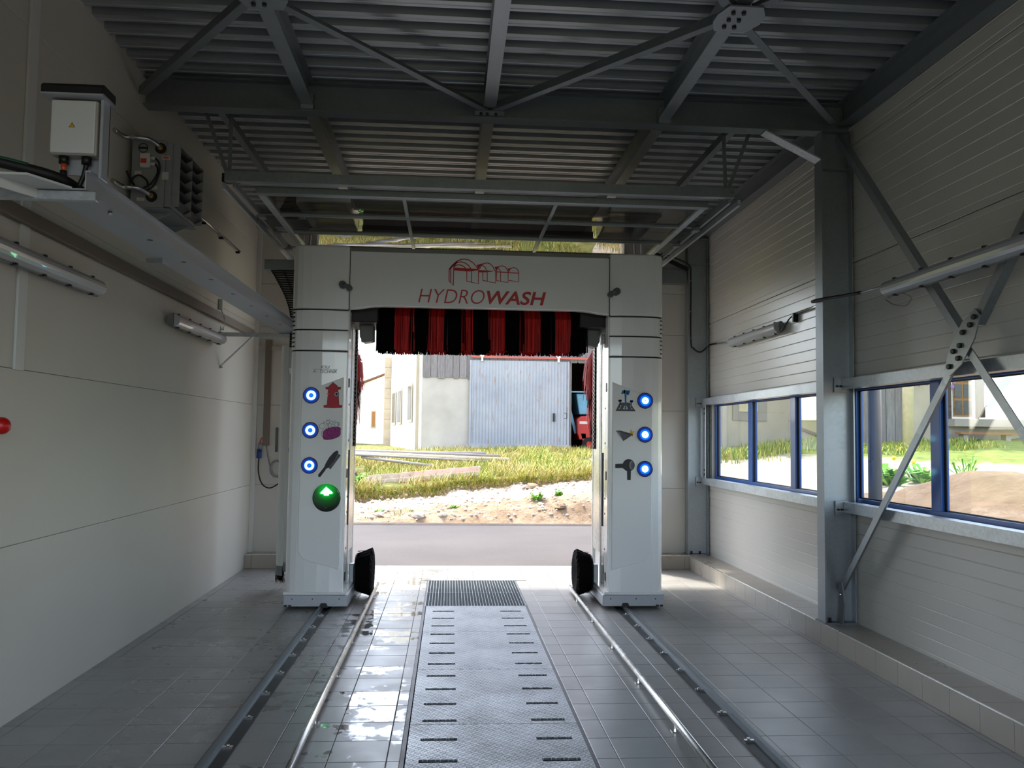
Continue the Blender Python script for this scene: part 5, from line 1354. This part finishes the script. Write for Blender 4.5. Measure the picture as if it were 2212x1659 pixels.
for (x, y, r, lab) in ((-0.55, 16.32, 0.13, 'pale flat stone at the road edge below the bank, biggest one'), (-0.1, 16.3, 0.08, 'pale small stone just right of the biggest road edge stone'), (2.15, 16.45, 0.12, 'brown clod at the right end of the bank front'), (1.75, 18.1, 0.13, 'dark earth clod under the grass edge on the right'), (-1.3, 16.5, 0.10, 'rounded stone low on the left of the bank')):
    m_ = MB(); rock(m_, (x, y, H(x, y)+r*0.2), r, 0.55, x*3+y); solo('stone', m_, 'bank_soil' if 'clod' in lab else 'pale_stone', lab, 'stone', 'stones on the bank')
for (x, y, r, lab) in ((-2.55, 20.0, 0.42, 'dark boulder at the left end of the pole pile'), (-2.35, 19.6, 0.30, 'smaller dark boulder in front of the left boulder')):
    m_ = MB(); rock(m_, (x, y, H(x, y)+r*0.45), r, 0.8, x); solo('boulder', m_, 'boulder', lab, 'boulder', 'dark boulders')
def leafy(x, y, n, h, lab, name='leafy_weed', wl=0.05):
    m_ = MB(); z0 = H(x, y)
    for _ in range(n):
        a = U(0, 6.283); ln = h*U(0.5, 1.1); up = U(0.35, 1.0); c, s = math.cos(a), math.sin(a); w = wl*U(0.6, 1.2); bx_, by_ = x+U(-0.08, 0.08)*h*3, y+U(-0.08, 0.08)*h*3
        p1 = (bx_+c*ln*0.5, by_+s*ln*0.5, z0+ln*up*0.75); p2 = (bx_+c*ln*0.95, by_+s*ln*0.95, z0+ln*up*0.7)
        m_.add([(bx_, by_, z0-0.01), (p1[0]-s*w/2, p1[1]+c*w/2, p1[2]), p2, (p1[0]+s*w/2, p1[1]-c*w/2, p1[2])], [(0, 1, 2, 3)])
    return solo(name, m_, 'leaf_green', lab, 'plant', 'weeds and garden plants', base=(x, y, z0))
leafy(-2.0, 19.2, 60, 0.30, 'leafy weed at the left end of the trough'); leafy(-2.15, 18.7, 40, 0.22, 'leafy weed below the left end of the trough')
leafy(1.75, 16.95, 70, 0.20, 'bright green weed clump on the bank front at the right'); leafy(0.1, 16.75, 26, 0.12, 'small weed in the middle of the bank front')
leafy(-1.35, 17.0, 22, 0.11, 'small weed at the left of the bank front'); leafy(2.2, 17.1, 40, 0.16, 'green weed right beside the bright clump')
# trough
t = thing('concrete_trough', 'long pinkish concrete trough lying in the grass of the bank', 'trough', (-0.5, 19.0, 0.7))
p0, p1 = Vector((-1.78, 19.12, H(-1.78, 19.1)+0.06)), Vector((0.70, 18.98, H(0.7, 19.0)+0.10)); d_ = (p1-p0); L_ = d_.length; d_.normalize()
s_ = Vector((d_.y, -d_.x, 0)).normalized(); u_ = d_.cross(s_); u_ = u_ if u_.z > 0 else -u_
def tb_(a0, a1, b0, b1, c0, c1, mat, nm):
    q = lambda a, b, c: p0 + d_*a + s_*b + u_*c
    m_ = MB(); m_.add([q(a, b, c) for c in (c0, c1) for b in (b0, b1) for a in (a0, a1)], [(0,2,3,1), (4,5,7,6), (0,1,5,4), (2,6,7,3), (0,4,6,2), (1,3,7,5)]); return m_.build(nm, mat, t)
tb_(0, L_, -0.17, 0.17, -0.12, -0.06, 'trough_inner', 'trough_floor'); tb_(0, L_, 0.13, 0.17, -0.06, 0.03, 'trough_concrete', 'front_wall'); tb_(0, L_, -0.17, -0.13, -0.06, 0.13, 'trough_concrete', 'back_wall')
tb_(0, 0.04, -0.13, 0.13, -0.06, 0.09, 'trough_concrete', 'end_wall'); tb_(L_-0.04, L_, -0.13, 0.13, -0.06, 0.12, 'trough_concrete', 'end_wall')
# pile of poles
pl = [((-4.2, 21.05, 1.30), (1.25, 20.95, 1.16), 0.035, 'grey pole lying on top of the pole pile'), ((-4.2, 20.90, 1.25), (1.45, 20.75, 1.08), 0.045, 'thick brownish pole at the front of the pole pile'), ((-3.9, 21.2, 1.24), (0.9, 21.1, 1.22), 0.03, 'straight thin pole at the back of the pole pile'),
      ((-3.2, 20.8, 1.20), (1.05, 20.7, 1.03), 0.028, 'thin pole sagging to the right end of the pile'), ((-2.1, 20.85, 1.10), (-0.35, 20.4, 0.92), 0.035, 'short bluish pole sloping down under the pile')]
for a, b, r, lab in pl: solo('pole', MB().cyl(a, b, r, 10), 'pole_grey' if 'brown' not in lab else 'post_wood', lab, 'pole', 'pole pile')

# barn
YB = 26.0
t = thing('barn', 'grey barn with plastered wall, weathered boards and open doorway', 'barn', (1.8, YB, 1.0))
MB().box(-0.83, 0.66, YB, YB+0.25, 0.7, 3.42).build('plaster_wall', 'plaster_grey', t)
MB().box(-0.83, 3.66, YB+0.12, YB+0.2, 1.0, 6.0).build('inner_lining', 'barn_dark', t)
MB().box(5.6, 9.5, YB, YB+0.25, 0.7, 3.42).build('plaster_wall', 'plaster_grey', t)
x = -0.84; k = 0
bm_ = {}
while x < 7.6:
    w = U(0.19, 0.25); z0 = 3.38 + U(-0.03, 0.03) if x < 0.6 else 3.9
    m_ = MB().prism([(x+0.004, z0+0.03), (x+0.03, z0), (x+w-0.03, z0), (x+w-0.004, z0+0.03), (x+w-0.004, 6.0), (x+0.004, 6.0)], YB-0.035-U(0, 0.012), YB-0.005, 'y')
    m_.build('board', 'weathered_board', t); x += w
for x0, x1 in ((3.60, 3.70),): MB().box(x0, x1, YB-0.05, YB+0.1, 1.1, 3.9).build('door_post', 'weathered_board', t)
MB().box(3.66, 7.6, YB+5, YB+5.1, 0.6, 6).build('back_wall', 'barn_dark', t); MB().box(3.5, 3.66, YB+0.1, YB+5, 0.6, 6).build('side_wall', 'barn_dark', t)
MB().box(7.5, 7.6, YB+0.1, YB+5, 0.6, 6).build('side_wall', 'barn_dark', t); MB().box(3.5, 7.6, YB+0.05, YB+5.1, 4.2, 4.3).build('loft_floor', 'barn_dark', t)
MB().box(3.66, 7.5, YB+0.02, YB+5, 0.9, 1.18).build('threshold', 'concrete', t)
MB().prism([(YB-0.6, 5.8), (YB+4.5, 9.0), (YB+9.6, 5.8), (YB+9.6, 6.0), (YB+4.5, 9.2), (YB-0.6, 6.0)], -0.9, 9.6, 'x').build('roof', 'roof_tile', t)
rl = MB().box(0.62, 6.5, YB-0.16, YB-0.11, 4.0, 4.06).build('door_rail', 'rail_red', t)
# sliding door
t = thing('sliding_barn_door', 'rusty corrugated metal sliding door hanging on the barn front', 'door', (2.1, YB-0.12, 1.28))
dx0, dx1, dz0, dz1 = 0.60, 3.60, 1.27, 3.93
cuts = [dx0, dx0+1.02, dx0+2.02, dx1-0.02]
for a, b in zip(cuts[:-1], cuts[1:]):
    n = int((b-a)/0.0158); m_ = MB(); vs = []
    for i in range(n+1):
        x = a+(b-a)*i/n; y = YB-0.11 + 0.014*math.sin(2*math.pi*(x-dx0)/0.095); vs += [(x, y, dz0+0.12), (x, y, dz1)]
    m_.add(vs, [(2*i, 2*i+2, 2*i+3, 2*i+1) for i in range(n)], True); m_.build('metal_sheet', 'old_galv_sheet', t)
MB().box(dx0, dx1, YB-0.125, YB-0.095, dz0, dz0+0.13).build('bottom_rail', 'old_galv_sheet', t); MB().box(dx0-0.02, dx0+0.04, YB-0.13, YB-0.09, dz0, dz1).build('edge_post', 'old_galv_sheet', t); MB().box(dx1-0.04, dx1+0.02, YB-0.13, YB-0.09, dz0, dz1).build('edge_post', 'old_galv_sheet', t)
for x in (0.95, 3.28):
    h_ = MB().box(x-0.03, x+0.03, YB-0.17, YB-0.13, 3.9, 4.12).build('hanger', 'plaster_white', t); MB().cyl((x, YB-0.19, 4.09), (x, YB-0.12, 4.09), 0.07, 14).build('wheel', 'plaster_white', h_)
MB().box(3.12, 3.18, YB-0.16, YB-0.12, 2.10, 2.35).build('handle', 'dark_steel', t)
stroke(MB(), [(3.47, 2.2), (3.55, 2.2), (3.55, 2.36), (3.47, 2.36)], 0.02, YB-0.14).build('latch', 'dark_steel', t)
# machine inside the doorway
t = thing('farm_machine', 'red and pale blue farm machine parked inside the barn doorway', 'machine', (4.6, YB+0.9, 1.18))
ym = YB+0.6
MB().prism([(3.98, 1.75), (4.05, 1.55), (4.7, 1.6), (5.6, 1.55), (5.6, 2.35), (4.1, 2.30), (3.96, 2.2)], ym, ym+1.2, 'y').build('hopper', 'machine_red', t, 0.03, 2)
MB().box(4.05, 4.3, ym-0.012, ym, 2.05, 2.13).build('name_plate', 'plaster_white', t)
MB().prism([(4.05, 2.35), (5.6, 2.35), (5.6, 3.0), (3.95, 3.0)], ym+0.05, ym+1.2, 'y').build('hood', 'machine_blue', t, 0.02, 1)
for k in range(5): MB().box(3.62+0.02*k, 5.6, ym-0.05+0.24*k, ym+0.0+0.24*k, 3.03+0.012*k, 3.07+0.012*k).build('slat', 'machine_blue', t)
MB().prism([(3.62, 2.95), (3.72, 2.95), (4.02, 1.75), (3.94, 1.75)], ym+0.3, ym+0.4, 'y').build('chute', 'machine_blue', t)
MB().box(4.52, 5.6, ym-0.1, ym+0.1, 1.38, 1.68).build('step_box', 'old_galv_sheet', t)
wh = MB().cyl((4.36, ym-0.02, 1.42), (4.36, ym+0.14, 1.42), 0.22, 20).build('wheel', 'machine_tyre', t); MB().cyl((4.36, ym-0.03, 1.42), (4.36, ym-0.01, 1.42), 0.09, 14).build('hub', 'machine_red', wh)
MB().prism([(4.1, 1.75), (4.22, 1.3), (4.3, 1.3), (4.25, 1.75)], ym+0.0, ym+0.1, 'y').build('fork', 'machine_red', t)
# farmhouse running back behind the barn, sunlit side
t = thing('farmhouse', 'bright white farmhouse side running back behind the barn', 'house', (0.5, 30, 1.0))
fa, fb = Vector((-0.87, 26.15, 0)), Vector((-2.32, 34.0, 0)); fd = (fb-fa); FL = fd.length; fd.normalize(); fn = Vector((-fd.y, fd.x, 0))
MB().prism([(fa.x, fa.y), (fb.x, fb.y), (2.0, 35.6), (3.4, 27.0)], 0.8, 6.2, 'z').build('wall', 'plaster_white', t)
def onwall(u0, u1, z0, z1, th, mat, nm, par=None):
    q = lambda u, o: fa + fd*u + fn*o
    pts = [q(u0, 0.02), q(u1, 0.02), q(u1, -0.0+th), q(u0, th)]
    return MB().prism([(p.x, p.y) for p in pts], z0, z1, 'z').build(nm, mat, par or t)
for u0, u1, z0, z1 in ((1.9, 2.7, 2.15, 3.25), (4.6, 5.5, 2.1, 3.2), (6.3, 7.1, 2.1, 3.2)):
    w_ = onwall(u0-0.1, u1+0.1, z0-0.1, z1+0.1, 0.05, 'plaster_beige', 'window'); onwall(u0, u1, z0, z1, 0.06, 'dark_pane', 'pane', w_)
onwall(0.35, 0.45, 1.0, 6.2, 0.12, 'plaster_beige', 'downpipe'); onwall(3.4, 3.5, 1.0, 5.0, 0.03, 'plaster_beige', 'pilaster')
MB().prism([(fa.x-0.3, 5.95), (1.2, 8.0), (4.0, 5.95), (4.0, 6.1), (1.2, 8.2), (fa.x-0.3, 6.1)], 26.5, 35.8, 'y').build('roof', 'roof_tile', t)
t = thing('stone_pier', 'tall brownish stone pier at the far corner of the farmhouse', 'pier', (-2.42, 34.2, 1.0))
for k in range(9): MB().box(-2.60, -2.24, 34.05, 34.4, 1.0+0.41*k, 1.0+0.41*k+0.405).build('stone', 'stone_quoin', t, 0.01, 1)
t = thing('outbuilding', 'low white outbuilding with sloping roof edge at the far left', 'building', (-5.5, 36.5, 1.0))
MB().prism([(-9.5, 0.9), (-2.5, 0.9), (-2.5, 4.22), (-3.6, 3.76), (-9.5, 1.6)], 36.2, 41, 'y').build('wall', 'plaster_white', t)
MB().prism([(-9.6, 1.62), (-3.6, 3.78), (-2.4, 4.28), (-2.4, 4.34), (-3.6, 3.86), (-9.6, 1.72)], 36.05, 41.2, 'y').build('roof', 'roof_tile', t)
w_ = MB().box(-3.28, -3.08, 36.16, 36.22, 1.9, 2.62).build('window', 'plaster_beige', t); MB().box(-3.24, -3.12, 36.15, 36.17, 1.95, 2.57).build('pane', 'window_wood', w_)

# houses beyond the right-hand windows
t = thing('garden_house', 'beige plastered house wall seen through the far window', 'house', (8.2, 21.5, 1.0))
ga, gb = Vector((6.45, 20.3, 0)), Vector((10.0, 21.6, 0)); gd_ = (gb-ga); gl_ = gd_.length; gd_.normalize(); gn = Vector((gd_.y, -gd_.x, 0))
MB().prism([(ga.x, ga.y), (gb.x, gb.y), (gb.x-1.0, gb.y+3), (ga.x-1.0, ga.y+3)], 0.9, 5.6, 'z').build('wall', 'plaster_beige', t)
def ong(u0, u1, z0, z1, th, mat, nm, par=None):
    pts = [ga+gd_*u0-gn*0.02, ga+gd_*u1-gn*0.02, ga+gd_*u1+gn*th, ga+gd_*u0+gn*th]
    return MB().prism([(p.x, p.y) for p in pts], z0, z1, 'z').build(nm, mat, par or t)
w_ = ong(0.45, 1.5, 2.1, 3.4, 0.03, 'concrete', 'notice_frame'); ong(0.62, 1.2, 2.32, 3.3, 0.04, 'post_wood', 'board', w_)
ong(2.2, 3.7, 2.12, 2.135, 0.015, 'concrete', 'plaster_line'); ong(0, gl_, 0.9, 1.48, 0.05, 'concrete', 'plinth'); ong(0.12, 0.24, 1.0, 5.6, 0.06, 'plaster_grey', 'corner_strip')
t = thing('porch_house', 'beige house with brown window, timber porch and stone bench seen through the near window', 'house', (12, 20.5, 1.5))
MB().box(11.1, 13.0, 20.2, 24, 1.4, 5.2).build('wall', 'plaster_beige', t)
wn_ = MB().box(12.20, 12.86, 20.14, 20.2, 2.20, 3.6).build('window_frame', 'plaster_white', t)
MB().box(12.29, 12.77, 20.12, 20.145, 2.27, 3.55).build('casement', 'window_wood', wn_)
for i in range(2):
    for j in range(3): MB().box(12.32+0.235*i, 12.51+0.235*i, 20.11, 20.122, 2.32+0.40*j, 2.66+0.40*j).build('pane', 'dark_pane', wn_)
MB().box(12.0, 14.2, 19.6, 20.2, 2.02, 2.2).build('terrace_slab', 'concrete', t); MB().box(12.0, 14.2, 19.9, 20.2, 1.5, 2.02).build('terrace_wall', 'concrete', t)
MB().box(12.0, 13.4, 19.35, 19.6, 1.83, 1.88).build('bench_plank', 'bench_plank', t)
for x in (12.15, 13.2): MB().box(x-0.06, x+0.06, 19.4, 19.6, 1.5, 1.83).build('bench_leg', 'concrete', t)
x = 9.75
while x < 11.0:
    w = U(0.2, 0.27); MB().box(x+0.008, x+w-0.008, 20.25-U(0, 0.02), 20.29, 1.35, 5.0).build('board', 'weathered_board', t); x += w
MB().box(12.0, 12.2, 20.05, 20.19, 2.2, 3.7).build('shutter', 'dark_timber', t); MB().box(12.88, 13.06, 20.05, 20.19, 2.25, 5.0).build('corner_post', 'dark_timber', t)
MB().prism([(13.0, 2.5), (13.12, 2.5), (14.4, 4.1), (14.4, 4.3), (13.0, 3.0)], 19.9, 20.0, 'y').build('eave_strut', 'plaster_white', t)
MB().prism([(10.0, 5.0), (14.8, 5.0), (14.8, 5.2), (10.0, 5.2)], 19.0, 24.2, 'y').build('roof', 'roof_tile', t)
solo('timber_post', MB().cyl((10.45, 18.9, H(10.45, 18.9)-0.1), (10.5, 18.9, 5.0), 0.12, 14), 'post_wood', 'pale sunlit timber post in front of the porch house', 'post')
vm = MB()
for _ in range(260):
    x, z = U(11.0, 12.3), 5.0-abs(random.gauss(0, 0.9)); y = U(19.7, 20.1); r = U(0.03, 0.06)
    if z < 2.9: continue
    vm.add([(x-r, y, z), (x, y+U(-r, r), z-r*1.6), (x+r, y, z), (x, y+U(-r, r), z+r)], [(0, 1, 2, 3)])
tag(solo('wisteria', vm, 'flower_violet', 'violet wisteria hanging over the porch house wall', 'plant'), kind='stuff')
leafy(6.6, 12.4, 90, 0.42, 'broad green garden plant left of the near window mullion', 'garden_plant', 0.10); leafy(7.25, 12.7, 80, 0.40, 'green garden plant with yellow bloom behind the downpipe', 'garden_plant', 0.10); leafy(8.1, 13.0, 40, 0.45, 'thin seeding plant right of the near window mullion', 'garden_plant', 0.03)
m_ = MB()
for dx, dy, dz in ((0, 0, 0.40), (0.12, 0.05, 0.36), (-0.2, 0.02, 0.42)): m_.sphere((6.9+dx, 12.5+dy, H(6.9, 12.5)+dz), 0.035, 8, 6)
tag(solo('yellow_blooms', m_, 'flower_yellow', 'yellow blooms among the garden plants', 'flowers'), kind='stuff')
gm2 = MB()
for _ in range(2600):
    u = U(0, 1); x = lerp(5.9, 9.8, u)+U(-0.3, 0.3); y = lerp(19.2, 20.6, u)+random.gauss(0, 0.45)
    blade(gm2, x, y, H(x, y), U(0.08, 0.30), U(0.03, 0.15), U(0, 6.283), U(0.015, 0.03))
for _ in range(1600):
    x = U(9.0, 12.0); y = U(17.6, 19.6)
    blade(gm2, x, y, H(x, y), U(0.05, 0.16), U(0.02, 0.1), U(0, 6.283), U(0.012, 0.025))
tag(solo('garden_grass', gm2, 'grass_blade', 'rough grass along the foot of the garden house', 'grass'), kind='stuff')
t = thing('downpipe', 'round zinc downpipe outside the near window', 'pipe', (3.62, 7.08, 0.8))
MB().cyl((3.62, 7.08, 0.75), (3.62, 7.08, 4.6), 0.056, 20).build('pipe', 'zinc_pipe', t)
for z in (1.0, 2.6, 4.2): MB().box(3.45, 3.6, 7.07, 7.09, z-0.015, z+0.015).build('bracket', 'zinc_pipe', t)
